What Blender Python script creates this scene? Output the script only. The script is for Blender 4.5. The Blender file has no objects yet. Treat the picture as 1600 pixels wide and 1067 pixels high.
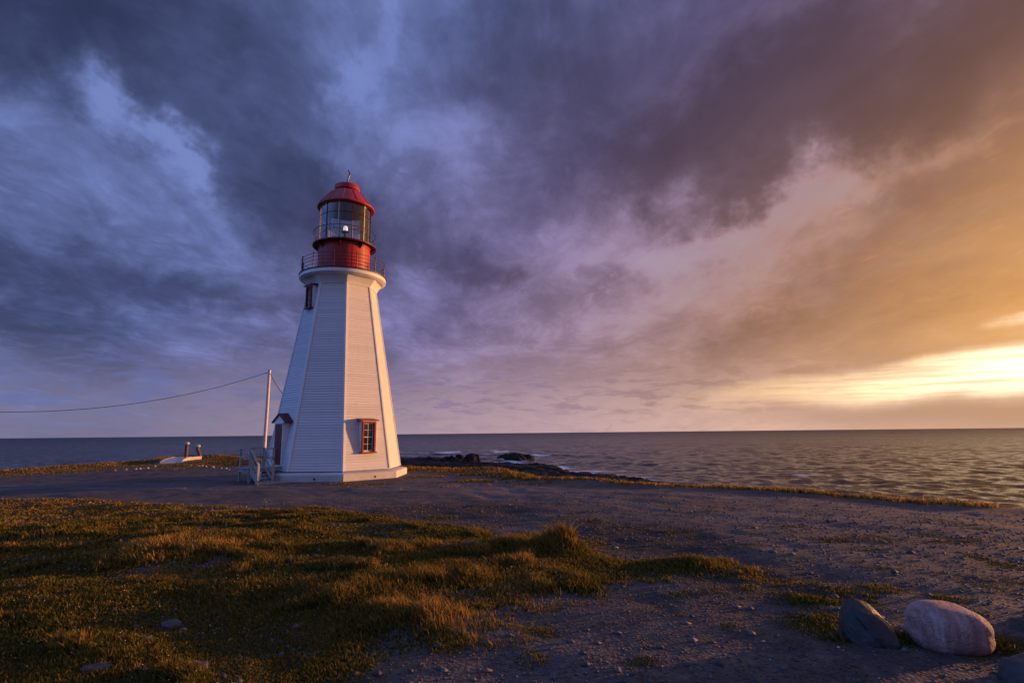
import bpy, bmesh, math, random
import numpy as np
from mathutils import Vector, Matrix
random.seed(7); RNG = np.random.default_rng(11)
R = math.radians
scene = bpy.context.scene
COL = scene.collection

# ------------------------------------------------------------------ camera
CAM_Z = 1.7
PITCH, ROLL = 0.1648, -0.0103
cam_data = bpy.data.cameras.new('camera'); cam = bpy.data.objects.new('camera', cam_data); COL.objects.link(cam)
cam_data.sensor_width = 36.0; cam_data.lens = 858.97 / 1600 * 36
cam_data.clip_start = 0.05; cam_data.clip_end = 60000
_f = Vector((0, math.cos(PITCH), math.sin(PITCH))); _u = Vector((0, -math.sin(PITCH), math.cos(PITCH))); _r = Vector((1, 0, 0))
_cx = _r * math.cos(ROLL) + _u * math.sin(ROLL); _cy = -_r * math.sin(ROLL) + _u * math.cos(ROLL); _cz = -_f
cam.matrix_world = Matrix(((_cx.x, _cy.x, _cz.x, 0), (_cx.y, _cy.y, _cz.y, 0), (_cx.z, _cy.z, _cz.z, CAM_Z), (0, 0, 0, 1)))
scene.camera = cam

# ------------------------------------------------------------------ exposure
scene.view_settings.view_transform = 'Standard'; scene.view_settings.look = 'None'
scene.view_settings.exposure = 0.20; scene.view_settings.gamma = 1.0; scene.view_settings.use_curve_mapping = False

# ------------------------------------------------------------------ node helper
class NT:
    def __init__(s, tree): s.t = tree; s.n = tree.nodes; s.l = tree.links
    def put(s, sock, v):
        if v is None: return
        if hasattr(v, 'is_linked') or isinstance(v, bpy.types.NodeSocket): s.l.new(v, sock)
        else:
            if sock.type == 'RGBA' and not isinstance(v, (int, float)) and len(v) == 3: v = (*v, 1)
            sock.default_value = v
    def node(s, typ, ins=None, **kw):
        n = s.n.new(typ)
        for k, v in kw.items(): setattr(n, k, v)
        for k, v in (ins or {}).items(): s.put(n.inputs[k], v)
        return n
    def math(s, op, a, b=None, c=None, clamp=False):
        n = s.node('ShaderNodeMath', operation=op, use_clamp=clamp)
        for i, v in enumerate((a, b, c)): s.put(n.inputs[i], v)
        return n.outputs[0]
    def vmath(s, op, a, b=None, out=0):
        n = s.node('ShaderNodeVectorMath', operation=op)
        s.put(n.inputs[0], a)
        if b is not None:
            if op == 'SCALE': s.put(n.inputs['Scale'], b)
            else: s.put(n.inputs[1], b)
        return n.outputs[out]
    def mix(s, f, a, b, blend='MIX'):
        n = s.node('ShaderNodeMix', data_type='RGBA', blend_type=blend)
        s.put(n.inputs[0], f); s.put(n.inputs[6], a); s.put(n.inputs[7], b)
        return n.outputs[2]
    def rng(s, v, a, b, c=0.0, d=1.0, smooth=True):
        n = s.node('ShaderNodeMapRange', interpolation_type='SMOOTHSTEP' if smooth else 'LINEAR')
        for i, x in enumerate((v, a, b, c, d)): s.put(n.inputs[i], x)
        return n.outputs[0]
    def ramp(s, f, stops):
        n = s.node('ShaderNodeValToRGB'); e = n.color_ramp.elements
        while len(e) < len(stops): e.new(0.5)
        for el, (p, c) in zip(e, stops): el.position = p; el.color = (*c, 1)
        s.put(n.inputs[0], f); return n.outputs[0]
    def noise(s, vec, scale, detail=4, rough=0.55, dist=0.0, out='Fac'):
        n = s.node('ShaderNodeTexNoise', {'Scale': scale, 'Detail': detail, 'Roughness': rough, 'Distortion': dist})
        if vec is not None: s.put(n.inputs['Vector'], vec)
        return n.outputs[out]
    def combine(s, x, y, z):
        n = s.node('ShaderNodeCombineXYZ')
        for i, v in enumerate((x, y, z)): s.put(n.inputs[i], v)
        return n.outputs[0]

# ------------------------------------------------------------------ sky and sun
SUN_AZ, SUN_EL = 69.0, 3.6            # azimuth clockwise from +Y (the camera looks along +Y)
SUN_DIR = Vector((math.sin(R(SUN_AZ)) * math.cos(R(SUN_EL)), math.cos(R(SUN_AZ)) * math.cos(R(SUN_EL)), math.sin(R(SUN_EL))))
world = bpy.data.worlds.new('World'); scene.world = world; world.use_nodes = True
w = NT(world.node_tree); w.n.clear()
sky = w.node('ShaderNodeTexSky', sky_type='NISHITA', sun_disc=False, sun_elevation=R(SUN_EL), sun_rotation=R(SUN_AZ))
clear = w.vmath('SCALE', sky.outputs[0], 0.10)
D = w.node('ShaderNodeTexCoord').outputs['Generated']
D = w.vmath('NORMALIZE', D)
sep = w.node('ShaderNodeSeparateXYZ', {0: D}); dx, dy, dz = sep.outputs
DEG = 57.29578
az = w.math('MULTIPLY', w.math('ARCTAN2', dx, dy), DEG)
el = w.math('MULTIPLY', w.math('ARCSINE', dz), DEG)
elp = w.math('MAXIMUM', el, 0.0)
ang = w.math('MULTIPLY', w.math('ARCCOSINE', w.vmath('DOT_PRODUCT', D, tuple(SUN_DIR), out=1)), DEG)
dist = w.math('ADD', ang, w.math('MULTIPLY', w.math('MAXIMUM', w.math('SUBTRACT', el, 7.0), 0.0), 0.9))
# the cloud sheet: noise on a flat layer above the viewer, drawn out along the wind
zz = w.math('ADD', w.math('MAXIMUM', dz, 0.0), 0.16)
q = w.combine(w.math('DIVIDE', dx, zz), w.math('MULTIPLY', w.math('DIVIDE', dy, zz), 0.62), 0.0)
n1 = w.noise(q, 1.15, 7, 0.58, 0.4)
n2 = w.noise(w.vmath('ADD', q, (7.3, 2.1, 3.0)), 3.6, 7, 0.62, 0.8)
n3 = w.noise(w.vmath('ADD', q, (1.7, 9.4, 5.0)), 0.55, 3, 0.5, 0.2)
wn = w.vmath('SUBTRACT', w.noise(D, 4.2, 6, 0.58, 0.0, 'Color'), (0.5, 0.5, 0.5))
P = w.combine(az, el, 0.0)
PW = w.vmath('ADD', P, w.vmath('MULTIPLY', wn, (30.0, 22.0, 0.0)))
PS = w.vmath('ADD', P, w.vmath('MULTIPLY', wn, (12.0, 2.4, 0.0)))
def bank(a, e, ra, re, rot=0.0, soft=0.6, pos=None):
    v = w.vmath('SUBTRACT', pos or PW, (a, e, 0.0))
    v = w.node('ShaderNodeVectorRotate', {0: v, 'Angle': R(rot)}, rotation_type='Z_AXIS').outputs[0]
    v = w.vmath('DIVIDE', v, (ra, re, 1.0))
    return w.rng(w.vmath('LENGTH', v, out=1), 1 + soft, 1 - soft)
dens = w.math('ADD', 0.52, w.math('MULTIPLY', w.math('SUBTRACT', n1, 0.5), 1.7))
dens = w.math('ADD', dens, w.math('MULTIPLY', w.math('SUBTRACT', n3, 0.5), 0.7))
for (a, e, ra, re, rot, amt, soft) in (
        (-47, 34, 15, 6, 0, .60, .6), (-27, 33, 12, 8, 20, .34, .6), (-24, 22, 12, 4.5, 15, .52, .5), (-11, 21, 8, 3.2, 10, .30, .6),
        (16, 35, 18, 8.0, -8, .50, .45), (26, 29, 13, 6.0, 0, .60, .35), (36, 31, 11, 6, -20, .36, .5), (48, 31, 8, 5, 0, .60, .6), (45, 22, 9, 5, -25, .50, .6),
        (-42, 13, 12, 3.0, 0, .34, .6), (-27, 13.5, 9, 2.4, 0, .32, .6), (-42, 7, 10, 1.8, 0, .30, .6), (-2, 18, 4, 2, 0, .36, .6),
        (38, 12, 15, 3.0, -12, .22, .5), (20, 7.5, 5, 1.2, 5, .2, .6), (70, 30, 14, 8, 0, .4, .6), (80, 14, 16, 5, 0, .3, .6),
        (-38.5, 26.2, 2.6, 1.6, 40, -.62, .95), (-42, 24, 7, 3, 30, -.20, .7), (-32, 22, 5, 2.2, 35, -.24, .6), (-13, 36, 2.4, 5, 25, -.38, .8), (-8, 31, 3.5, 4, 20, -.26, .8),
        (9, 20, 10, 2.4, -35, -.26, .6), (21, 20.5, 11, 2.2, -12, -.44, .6), (33, 21, 7, 1.8, -25, -.26, .6), (16, 13, 13, 3.5, -15, -.24, .6), (-10, 10, 9, 2.0, 10, -.15, .6)):
    dens = w.math('ADD', dens, w.math('MULTIPLY', bank(a, e, ra, re, rot, soft), amt))
dens = w.math('ADD', dens, w.math('MULTIPLY', w.math('SUBTRACT', n2, 0.5), 1.15))
n4 = w.noise(w.vmath('ADD', q, (3.1, 5.7, 8.0)), 9.0, 5, 0.65, 0.5)
dens = w.math('ADD', dens, w.math('MULTIPLY', w.math('SUBTRACT', n4, 0.5), 0.55))
wisp = w.math('MULTIPLY', w.rng(w.math('ADD', w.math('MULTIPLY', n2, 0.5), w.math('MULTIPLY', n4, 0.5)), 0.54, 0.68), 0.38)
dens = w.math('SUBTRACT', dens, w.rng(dist, 138.0, 168.0, 0.0, 0.30))
dens = w.math('MAXIMUM', w.math('DIVIDE', w.math('ADD', w.math('SUBTRACT', dens, wisp), 0.12), 1.02), 0.0)
dens = w.math('DIVIDE', dens, w.math('POWER', w.math('ADD', 1.0, w.math('POWER', dens, 3.0)), 1.0 / 3.0))
dn = w.math('DIVIDE', dist, 180.0)
k = 120.0 / 180.0
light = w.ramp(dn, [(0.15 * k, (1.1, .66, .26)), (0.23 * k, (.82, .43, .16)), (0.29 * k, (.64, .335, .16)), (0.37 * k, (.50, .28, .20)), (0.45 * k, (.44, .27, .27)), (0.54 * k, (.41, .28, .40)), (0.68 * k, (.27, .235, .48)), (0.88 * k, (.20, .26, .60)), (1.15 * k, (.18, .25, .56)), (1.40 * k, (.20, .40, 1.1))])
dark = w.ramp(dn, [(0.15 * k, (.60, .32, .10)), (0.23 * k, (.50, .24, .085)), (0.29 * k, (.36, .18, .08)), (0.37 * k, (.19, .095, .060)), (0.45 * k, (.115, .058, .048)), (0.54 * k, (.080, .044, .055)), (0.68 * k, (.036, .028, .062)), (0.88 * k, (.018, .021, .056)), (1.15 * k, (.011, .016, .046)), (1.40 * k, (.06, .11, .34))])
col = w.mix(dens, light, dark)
gapmix = w.math('MULTIPLY', w.rng(dens, 0.30, 0.0), 0.25)
col = w.mix(gapmix, col, clear)
# sun-warmed rims of the nearer banks
rim = w.math('MULTIPLY', w.math('MULTIPLY', w.math('MULTIPLY', dens, w.math('SUBTRACT', 1.0, dens)), 4.0), w.rng(dist, 62.0, 36.0))
rim = w.math('MULTIPLY', rim, w.math('MULTIPLY', w.rng(el, 2.0, 12.0), w.rng(n2, .35, .6)))
col = w.mix(w.math('MULTIPLY', rim, 0.8), col, w.mix(1.0, col, (.11, .040, .008), 'ADD'))
# pale haze above the sea
haze = w.ramp(dn, [(0.15 * k, (.60, .36, .20)), (0.24 * k, (.53, .315, .215)), (0.38 * k, (.64, .40, .31)), (0.55 * k, (.44, .30, .33)), (0.88 * k, (.165, .15, .245)), (1.0, (.17, .22, .48))])
hz_w = w.math('MULTIPLY', w.rng(el, 10.0, 0.0), w.rng(n2, 0.25, 0.6, 0.65, 1.0))
col = w.mix(hz_w, col, haze)
# low small cumulus along the horizon
qh = w.combine(w.math('MULTIPLY', az, 0.16), w.math('MULTIPLY', el, 0.75), 0.0)
nh = w.noise(qh, 1.6, 7, 0.62, 0.3)
low = w.math('MULTIPLY', w.rng(nh, 0.47, 0.62), w.math('MULTIPLY', w.rng(el, 1.0, 2.6), w.rng(el, 11.0, 4.5)))
col = w.mix(w.math('MULTIPLY', low, 0.60), col, w.mix(0.5, dark, light))
# the clear gap towards the sunset
gap = bank(66, 5.2, 43, 2.30, -2.4, 0.24, PS)
gap2 = bank(47.5, 9.2, 3.6, 0.6, -14, 0.7, PS)
gcol = w.ramp(dn, [(0.05 * k, (2.8, 1.9, 1.0)), (0.20 * k, (1.9, 1.46, .98)), (0.28 * k, (1.4, 1.02, .62)), (0.36 * k, (.98, .64, .34)), (0.46 * k, (.62, .39, .27))])
streak = w.rng(w.noise(w.combine(w.math('MULTIPLY', az, 0.05), w.math('MULTIPLY', el, 0.9), 1.0), 2.0, 6, 0.6, 0.3), 0.32, 0.60, 0.45, 1.0)
col = w.mix(w.math('MULTIPLY', w.math('MAXIMUM', gap, w.math('MULTIPLY', gap2, 0.8)), streak), col, gcol)
band = bank(46, 1.9, 21, 1.25, -1, 0.5, PS)
col = w.mix(w.math('MULTIPLY', band, 0.85), col, w.ramp(dn, [(0.15 * k, (.50, .27, .14)), (0.30 * k, (.46, .27, .18)), (0.45 * k, (.44, .29, .25))]))
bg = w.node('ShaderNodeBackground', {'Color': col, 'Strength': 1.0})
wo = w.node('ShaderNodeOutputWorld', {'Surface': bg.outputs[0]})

sun_data = bpy.data.lights.new('sun', 'SUN'); sun = bpy.data.objects.new('sun', sun_data); COL.objects.link(sun)
sun_data.energy = 5.0; sun_data.angle = R(0.6); sun_data.color = (1.0, 0.46, 0.18)
sun.rotation_euler = (-SUN_DIR).to_track_quat('-Z', 'Y').to_euler(); sun.location = (60, 25, 30)

# ------------------------------------------------------------------ numpy noise
def _hash(ix, iy, seed):
    h = (ix * 374761393 + iy * 668265263 + seed * 1442695041) & 0xFFFFFFFF
    h = ((h ^ (h >> 13)) * 1274126177) & 0xFFFFFFFF
    return ((h ^ (h >> 16)) & 0xFFFF) / 65535.0
def vnoise(x, y, seed=0):
    x = np.asarray(x, float); y = np.asarray(y, float)
    ix = np.floor(x).astype(np.int64); iy = np.floor(y).astype(np.int64)
    fx = x - ix; fy = y - iy; fx = fx * fx * (3 - 2 * fx); fy = fy * fy * (3 - 2 * fy)
    a = _hash(ix, iy, seed); b = _hash(ix + 1, iy, seed); c = _hash(ix, iy + 1, seed); d = _hash(ix + 1, iy + 1, seed)
    return (a + (b - a) * fx) * (1 - fy) + (c + (d - c) * fx) * fy
def fbm(x, y, seed=0, octv=4, gain=0.5):
    s = 0; a = 1; t = 0
    for o in range(octv):
        s = s + a * vnoise(x * 2 ** o + 17.3 * o, y * 2 ** o - 9.1 * o, seed + o); t += a; a *= gain
    return s / t
def sst(a, b, x):
    t = np.clip((x - a) / (b - a), 0, 1); return t * t * (3 - 2 * t)
def poly_sd(x, y, poly):
    """signed distance, positive inside"""
    x = np.asarray(x, float); y = np.asarray(y, float)
    d2 = np.full(x.shape, 1e18); ins = np.zeros(x.shape, bool)
    n = len(poly)
    for i in range(n):
        x0, y0 = poly[i]; x1, y1 = poly[(i + 1) % n]
        ex, ey = x1 - x0, y1 - y0; L = ex * ex + ey * ey
        t = np.clip(((x - x0) * ex + (y - y0) * ey) / L, 0, 1)
        d2 = np.minimum(d2, (x - x0 - t * ex) ** 2 + (y - y0 - t * ey) ** 2)
        c = (y0 > y) != (y1 > y)
        if y0 != y1: ins ^= c & (x < (x1 - x0) * (y - y0) / (y1 - y0) + x0)
    d = np.sqrt(d2); return np.where(ins, d, -d)

# ------------------------------------------------------------------ mesh helpers
def mesh_np(name, verts, faces, mat, parent=None, attrs=None, smooth=False):
    """verts (n,3), faces (m,k) arrays"""
    me = bpy.data.meshes.new(name)
    v = np.ascontiguousarray(verts, np.float32); f = np.ascontiguousarray(faces, np.int32)
    me.vertices.add(len(v)); me.vertices.foreach_set('co', v.ravel())
    m, k = f.shape
    me.loops.add(m * k); me.loops.foreach_set('vertex_index', f.ravel())
    me.polygons.add(m); me.polygons.foreach_set('loop_start', np.arange(0, m * k, k, dtype=np.int32))
    try: me.polygons.foreach_set('loop_total', np.full(m, k, np.int32))
    except Exception: pass
    me.update(calc_edges=True)
    if smooth: me.polygons.foreach_set('use_smooth', np.ones(m, bool))
    for an, (kind, data) in (attrs or {}).items():
        at = me.attributes.new(an, kind, 'POINT')
        at.data.foreach_set('color' if kind == 'FLOAT_COLOR' else 'value', np.ascontiguousarray(data, np.float32).ravel())
    if mat: me.materials.append(mat)
    o = bpy.data.objects.new(name, me); COL.objects.link(o); o.parent = parent
    return o
class MB:
    def __init__(s): s.v = []; s.f = []; s.sm = []
    def add(s, vs, fs, smooth=False):
        b = len(s.v); s.v += [tuple(p) for p in vs]; s.f += [tuple(i + b for i in f) for f in fs]; s.sm += [smooth] * len(fs)
        return s
    def hexa(s, p):   # 8 points: bottom 4, top 4
        return s.add(p, [(3, 2, 1, 0), (4, 5, 6, 7), (0, 1, 5, 4), (1, 2, 6, 5), (2, 3, 7, 6), (3, 0, 4, 7)])
    def box(s, c, size, ax=None):
        ax = ax or ((1, 0, 0), (0, 1, 0), (0, 0, 1)); c = Vector(c); A = [Vector(a) * (h / 2) for a, h in zip(ax, size)]
        pts = [c + A[0] * i + A[1] * j + A[2] * k for k in (-1, 1) for i, j in ((-1, -1), (1, -1), (1, 1), (-1, 1))]
        return s.hexa(pts)
    def bar(s, a, b, wx, wz=None, up=(0, 0, 1)):
        a = Vector(a); b = Vector(b); d = (b - a); L = d.length; d.normalize(); u = Vector(up)
        x = d.cross(u)
        if x.length < 1e-4: x = d.cross(Vector((1, 0, 0)))
        x.normalize(); y = x.cross(d)
        return s.box((a + b) / 2, (wx, L, wz or wx), (x, d, y))
    def tube(s, pts, r, n=8, closed=False, caps=True):
        pts = [Vector(p) for p in pts]; m = len(pts); rr = r if isinstance(r, (list, tuple)) else [r] * m
        ring = []; px = None
        for i in range(m):
            if closed: d = pts[(i + 1) % m] - pts[i - 1]
            else: d = pts[min(i + 1, m - 1)] - pts[max(i - 1, 0)]
            d.normalize()
            if px is None: px = d.orthogonal().normalized()
            px = (px - d * px.dot(d)).normalized(); py = d.cross(px)
            ring.append([pts[i] + (px * math.cos(2 * math.pi * k / n) + py * math.sin(2 * math.pi * k / n)) * rr[i] for k in range(n)])
        vs = [p for q_ in ring for p in q_]; fs = []
        for i in range(m if closed else m - 1):
            j = (i + 1) % m
            fs += [(i * n + k, i * n + (k + 1) % n, j * n + (k + 1) % n, j * n + k) for k in range(n)]
        s.add(vs, fs, True)
        if caps and not closed: s.add(ring[0], [tuple(range(n))[::-1]]); s.add(ring[-1], [tuple(range(n))])
        return s
    def lathe(s, prof, n=48, a0=0.0, a1=2 * math.pi, smooth=True, c=(0, 0)):
        full = abs(a1 - a0 - 2 * math.pi) < 1e-6; m = n if full else n + 1
        vs = [(c[0] + r * math.sin(a0 + (a1 - a0) * k / n), c[1] + r * math.cos(a0 + (a1 - a0) * k / n), z) for r, z in prof for k in range(m)]
        fs = []
        for i in range(len(prof) - 1):
            for k in range(n):
                k2 = (k + 1) % m
                fs.append((i * m + k, (i + 1) * m + k, (i + 1) * m + k2, i * m + k2))
        return s.add(vs, fs, smooth)
    def build(s, name, mat, parent=None, kind=None):
        me = bpy.data.meshes.new(name); me.from_pydata(s.v, [], s.f); me.update()
        me.polygons.foreach_set('use_smooth', s.sm)
        bm = bmesh.new(); bm.from_mesh(me); bmesh.ops.remove_doubles(bm, verts=bm.verts, dist=1e-5); bmesh.ops.recalc_face_normals(bm, faces=bm.faces)
        for e in bm.edges:
            if len(e.link_faces) == 2 and e.calc_face_angle(0) > 0.7: e.smooth = False
        bm.to_mesh(me); bm.free()
        if mat: me.materials.append(mat)
        o = bpy.data.objects.new(name, me); COL.objects.link(o); o.parent = parent
        if kind: o['kind'] = kind
        return o
def empty(name, loc, label, cat, group=None):
    o = bpy.data.objects.new(name, None); COL.objects.link(o); o.location = loc; o.empty_display_size = 0.2
    return tag(o, label, cat, group)
def tag(o, label, cat, group=None):
    o['label'] = label; o['category'] = cat
    if group: o['group'] = group
    return o

# ------------------------------------------------------------------ materials
def mat(name):
    m = bpy.data.materials.new(name); m.use_nodes = True; t = NT(m.node_tree)
    b = next(n for n in t.n if n.type == 'BSDF_PRINCIPLED'); return m, t, b
def simple(name, c, rough=0.5, var=0.12, scale=6.0, bump=0.0, bscale=40.0, metal=0.0, c2=None, thresh=(0.45, 0.7), spec=0.5):
    m, t, b = mat(name)
    P_ = t.node('ShaderNodeTexCoord').outputs['Object']
    n = t.noise(P_, scale, 6, 0.6)
    cc = t.mix(t.rng(n, 0.3, 0.7), tuple(x * (1 - var) for x in c), tuple(min(1, x * (1 + var)) for x in c))
    if c2: cc = t.mix(t.rng(t.noise(P_, scale * 0.7, 8, 0.65, 0.4), *thresh), cc, c2)
    t.put(b.inputs['Base Color'], cc); b.inputs['Roughness'].default_value = rough; b.inputs['Metallic'].default_value = metal
    b.inputs['Specular IOR Level'].default_value = spec
    if bump:
        bp = t.node('ShaderNodeBump', {'Strength': bump, 'Distance': 0.01, 'Height': t.noise(P_, bscale, 5, 0.6)})
        t.put(b.inputs['Normal'], bp.outputs[0])
    return m
M = {}
m, t, b = mat('white_clapboard_paint'); M['white'] = m
P_ = t.node('ShaderNodeTexCoord').outputs['Object']; rnd = t.node('ShaderNodeObjectInfo').outputs['Random']
st_ = t.noise(t.vmath('MULTIPLY', P_, (2.6, 2.6, .22)), 1.6, 7, .62, .3); gr_ = t.noise(t.vmath('MULTIPLY', P_, (1.0, 1.0, 9.0)), 2.5, 6, .65)
cc = t.mix(t.rng(st_, .52, .78, 0, .32), (.78, .78, .79), (.56, .52, .48)); cc = t.mix(t.rng(gr_, .62, .78, 0, .3), cc, (.50, .47, .45))
cc = t.mix(1.0, cc, t.rng(rnd, 0, 1, .90, 1.0, False), 'MULTIPLY')
t.put(b.inputs['Base Color'], cc); b.inputs['Roughness'].default_value = .55
t.put(b.inputs['Normal'], t.node('ShaderNodeBump', {'Strength': .2, 'Distance': .01, 'Height': gr_}).outputs[0])
M['trim'] = simple('white_trim_paint', (.80, .80, .80), 0.45, 0.04, 2.0, 0.05, 40)
M['concrete'] = simple('painted_concrete', (.60, .59, .58), 0.8, 0.10, 1.6, 0.3, 30, c2=(.44, .42, .40), thresh=(.5, .8))
M['red'] = simple('red_lantern_paint', (.40, .020, .014), 0.42, 0.22, 2.2, 0.10, 14, c2=(.25, .020, .016), thresh=(.48, .70))
M['redtrim'] = simple('red_trim_paint', (.26, .012, .014), 0.45, 0.15, 5, 0.1, 40)
M['redshade'] = simple('shaded_red_paint', (.13, .010, .016), .5, .15, 5)  # trim red with the tower's shadow put into the colour
M['darkred'] = simple('dark_red_metal', (.11, .012, .012), 0.4, 0.2, 5)
M['door'] = simple('dark_red_door_paint', (.16, .010, .014), 0.4, 0.15, 5)
M['black'] = simple('black_iron', (.018, .014, .015), 0.45, 0.2, 8)
M['ceil'] = simple('dark_lantern_lining', (.05, .03, .03), 0.6, 0.2, 5)
M['inside'] = simple('dark_room_interior', (.02, .018, .02), 0.9, 0.1, 5)
M['wood'] = simple('weathered_grey_wood', (.36, .35, .35), 0.75, 0.18, 5, 0.3, 50, c2=(.22, .20, .19), thresh=(.5, .75))
M['pole'] = simple('pale_painted_pole', (.66, .60, .56), 0.6, 0.12, 5, 0.2, 30, c2=(.45, .38, .33), thresh=(.55, .8))
M['wire'] = simple('black_cable', (.02, .02, .022), 0.6)
M['stonewhite'] = simple('whitewashed_stone', (.46, .44, .42), 0.8, 0.1, 9, 0.4, 30, c2=(.45, .42, .38), thresh=(.5, .75))
M['slab'] = simple('pale_concrete_slab', (.42, .42, .45), 0.7, 0.08, 1.0, 0.2, 20)
M['post'] = simple('rusty_brown_post', (.12, .055, .03), 0.7, 0.3, 6, 0.3, 30)
M['shore'] = simple('dark_shore_rock', (.016, .014, .014), 0.8, 0.4, 0.7, 1.0, 3.0, c2=(.030, .022, .018), thresh=(.55, .75), spec=.12)
M['brass'] = simple('dark_lamp_base', (.03, .03, .035), 0.4)

m, t, b = mat('lantern_glass'); M['glass'] = m
tr = t.node('ShaderNodeBsdfTransparent', {'Color': (.95, .97, .97)}); gl = t.node('ShaderNodeBsdfGlossy', {'Color': (1, 1, 1), 'Roughness': 0.03})
fr = t.node('ShaderNodeFresnel', {'IOR': 1.5}); mx = t.node('ShaderNodeMixShader')
t.put(mx.inputs[0], t.math('MULTIPLY', fr.outputs[0], 2.4, clamp=True)); t.l.new(tr.outputs[0], mx.inputs[1]); t.l.new(gl.outputs[0], mx.inputs[2])
out = next(n for n in t.n if n.type == 'OUTPUT_MATERIAL'); t.l.new(mx.outputs[0], out.inputs[0])
m, t, b = mat('dark_window_glass'); M['pane'] = m
b.inputs['Base Color'].default_value = (.02, .02, .025, 1); b.inputs['Roughness'].default_value = 0.06; b.inputs['Specular IOR Level'].default_value = 0.6
m, t, b = mat('lit_lamp_lens'); M['lens'] = m
b.inputs['Base Color'].default_value = (.9, .85, .75, 1); b.inputs['Roughness'].default_value = 0.2
b.inputs['Emission Color'].default_value = (1.0, .80, .60, 1); b.inputs['Emission Strength'].default_value = 0.6

# ================================================================== TERRAIN
LAND = [(-120, 20), (-62, 37), (-48, 42), (-41, 45), (-41.2, 51.6), (-41, 58), (-40.5, 63), (-44, 70), (-47, 76), (-41, 77.5), (-36, 72), (-30, 64), (-22, 51.5), (-15, 44), (-7, 38.5),
        (-3.5, 36), (-2.2, 36.5), (-.7, 34.8), (.9, 29.6), (1.7, 27), (3.9, 25.6), (5.3, 23.5), (7.5, 21.5), (9.6, 20.1), (11.4, 18.9), (12.2, 17.9), (13.4, 16.7), (14.8, 16.5),
        (19, 14), (28, 9), (60, -10), (80, -120), (-120, -120)]
def hz(x, y):
    r = np.hypot(x, y)
    return -.56 * sst(5, 30, r) - .45 * sst(4, 22, x) - .35 * sst(14, 40, -x)
LAWN = None
def px_dir(px, py):
    a = px - 800; b_ = 533. - py; cr, sr = math.cos(ROLL), math.sin(ROLL)
    d = _r * (a * cr - b_ * sr) + _u * (a * sr + b_ * cr) + _f * 858.97
    return d.normalized()
def px_ground(px, py):            # where a line of sight meets the land: used once, to read plan positions off the photograph
    d = px_dir(px, py); t_ = 1.0
    while t_ < 300:
        x, y, z = d.x * t_, d.y * t_, CAM_Z + d.z * t_
        if z < float(hz(x, y)): break
        t_ *= 1.003
    return x, y
def px_level(px, py, z0):
    d = px_dir(px, py); t_ = (z0 - CAM_Z) / d.z; return d.x * t_, d.y * t_
LAWN = [px_ground(*p) for p in ((-160, 783), (0, 779), (100, 780), (200, 785), (300, 792), (400, 797), (500, 797), (600, 806), (700, 826), (780, 838), (850, 834), (905, 838), (915, 860), (960, 872), (1040, 870), (1100, 868), (1142, 885),
        (1080, 896), (1000, 905), (920, 915), (850, 932), (795, 955), (760, 975), (700, 985), (650, 995), (600, 990), (560, 1000), (540, 1030), (480, 1064))] + [(-1.5, 2.6), (-6, 0), (-14, 2)]
# plan positions (x, y, radius, height) of humps that carry long grass
def hump(px, py, r, h): x, y = px_ground(px, py); return (x, y, r, h)
HUMPS = [hump(895, 866, .20, .10), hump(876, 866, .26, .09), hump(845, 864, .34, .06), hump(800, 858, .4, .04), hump(1095, 884, .40, .04), hump(650, 975, .45, .05), hump(560, 930, .6, .05), hump(250, 870, .9, .04), hump(420, 930, .6, .03),
         hump(120, 960, .5, .03), hump(700, 900, .7, .05), hump(380, 850, 1.2, .04), hump(90, 830, 1.5, .04)]
DIPS = [hump(1008, 836, 1.5, .07), hump(690, 797, 2.4, .08), hump(1190, 905, 1.1, .03)]
def land_z(x, y, fine=True):
    z = hz(x, y)
    d = poly_sd(x, y, LAND)
    lawn = sst(-.3, .5, poly_sd(x, y, LAWN))
    r = np.hypot(x, y)
    z = z + (fbm(x * .35, y * .35, 3) - .5) * .16 * sst(3, 9, r) + (fbm(x * 1.6, y * 1.6, 5) - .5) * .06
    z = z + lawn * ((fbm(x * 1.1, y * 1.1, 8) - .45) * .10 + .04)
    for hx, hy, hr, hh in HUMPS: z = z + hh * np.exp(-((x - hx) ** 2 + (y - hy) ** 2) / (hr * hr))
    for hx, hy, hr, hh in DIPS: z = z - hh * np.exp(-((x - hx) ** 2 + ((y - hy) * .8) ** 2) / (hr * hr))
    # a little grassy lip, then the bank down to the shore
    z = z + .10 * np.exp(-((d - .8) / .7) ** 2) * sst(6, 14, r)
    o_ = np.maximum(-d, 0)
    z = z - np.minimum(7.5, o_ * (.55 + .5 * fbm(x * .3, y * .3, 21)) + .05 * o_ ** 2)
    # firm flat footing under the tower
    tx, ty = TOWER[0], TOWER[1]; td = np.hypot(x - tx, y - ty)
    z = z + (-.575 - z) * sst(8.5, 4.8, td) * (d > 0)
    return z
TAZ, TDIST = -.3058, 33.0
TOWER = (TDIST * math.sin(TAZ), TDIST * math.cos(TAZ), -.559)
def polar_grid(radii, azs):
    rr, aa = np.meshgrid(radii, azs, indexing='ij')
    x = rr * np.sin(aa); y = rr * np.cos(aa)
    n, m_ = rr.shape
    i = np.arange(n - 1)[:, None] * m_ + np.arange(m_ - 1)[None, :]
    f = np.stack([i, i + 1, i + 1 + m_, i + m_], -1).reshape(-1, 4)[:, ::-1]
    return x.ravel(), y.ravel(), f
az_f = np.concatenate([np.linspace(-math.pi, R(-60), 70)[:-1], np.linspace(R(-60), R(60), 620), np.linspace(R(60), math.pi, 70)[1:]])
rad = [0.02, .8, 1.6, 2.2]
while rad[-1] < 120: rad.append(rad[-1] * 1.0125)
gx, gy, gf = polar_grid(np.array(rad), az_f)
gz = land_z(gx, gy)
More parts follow.
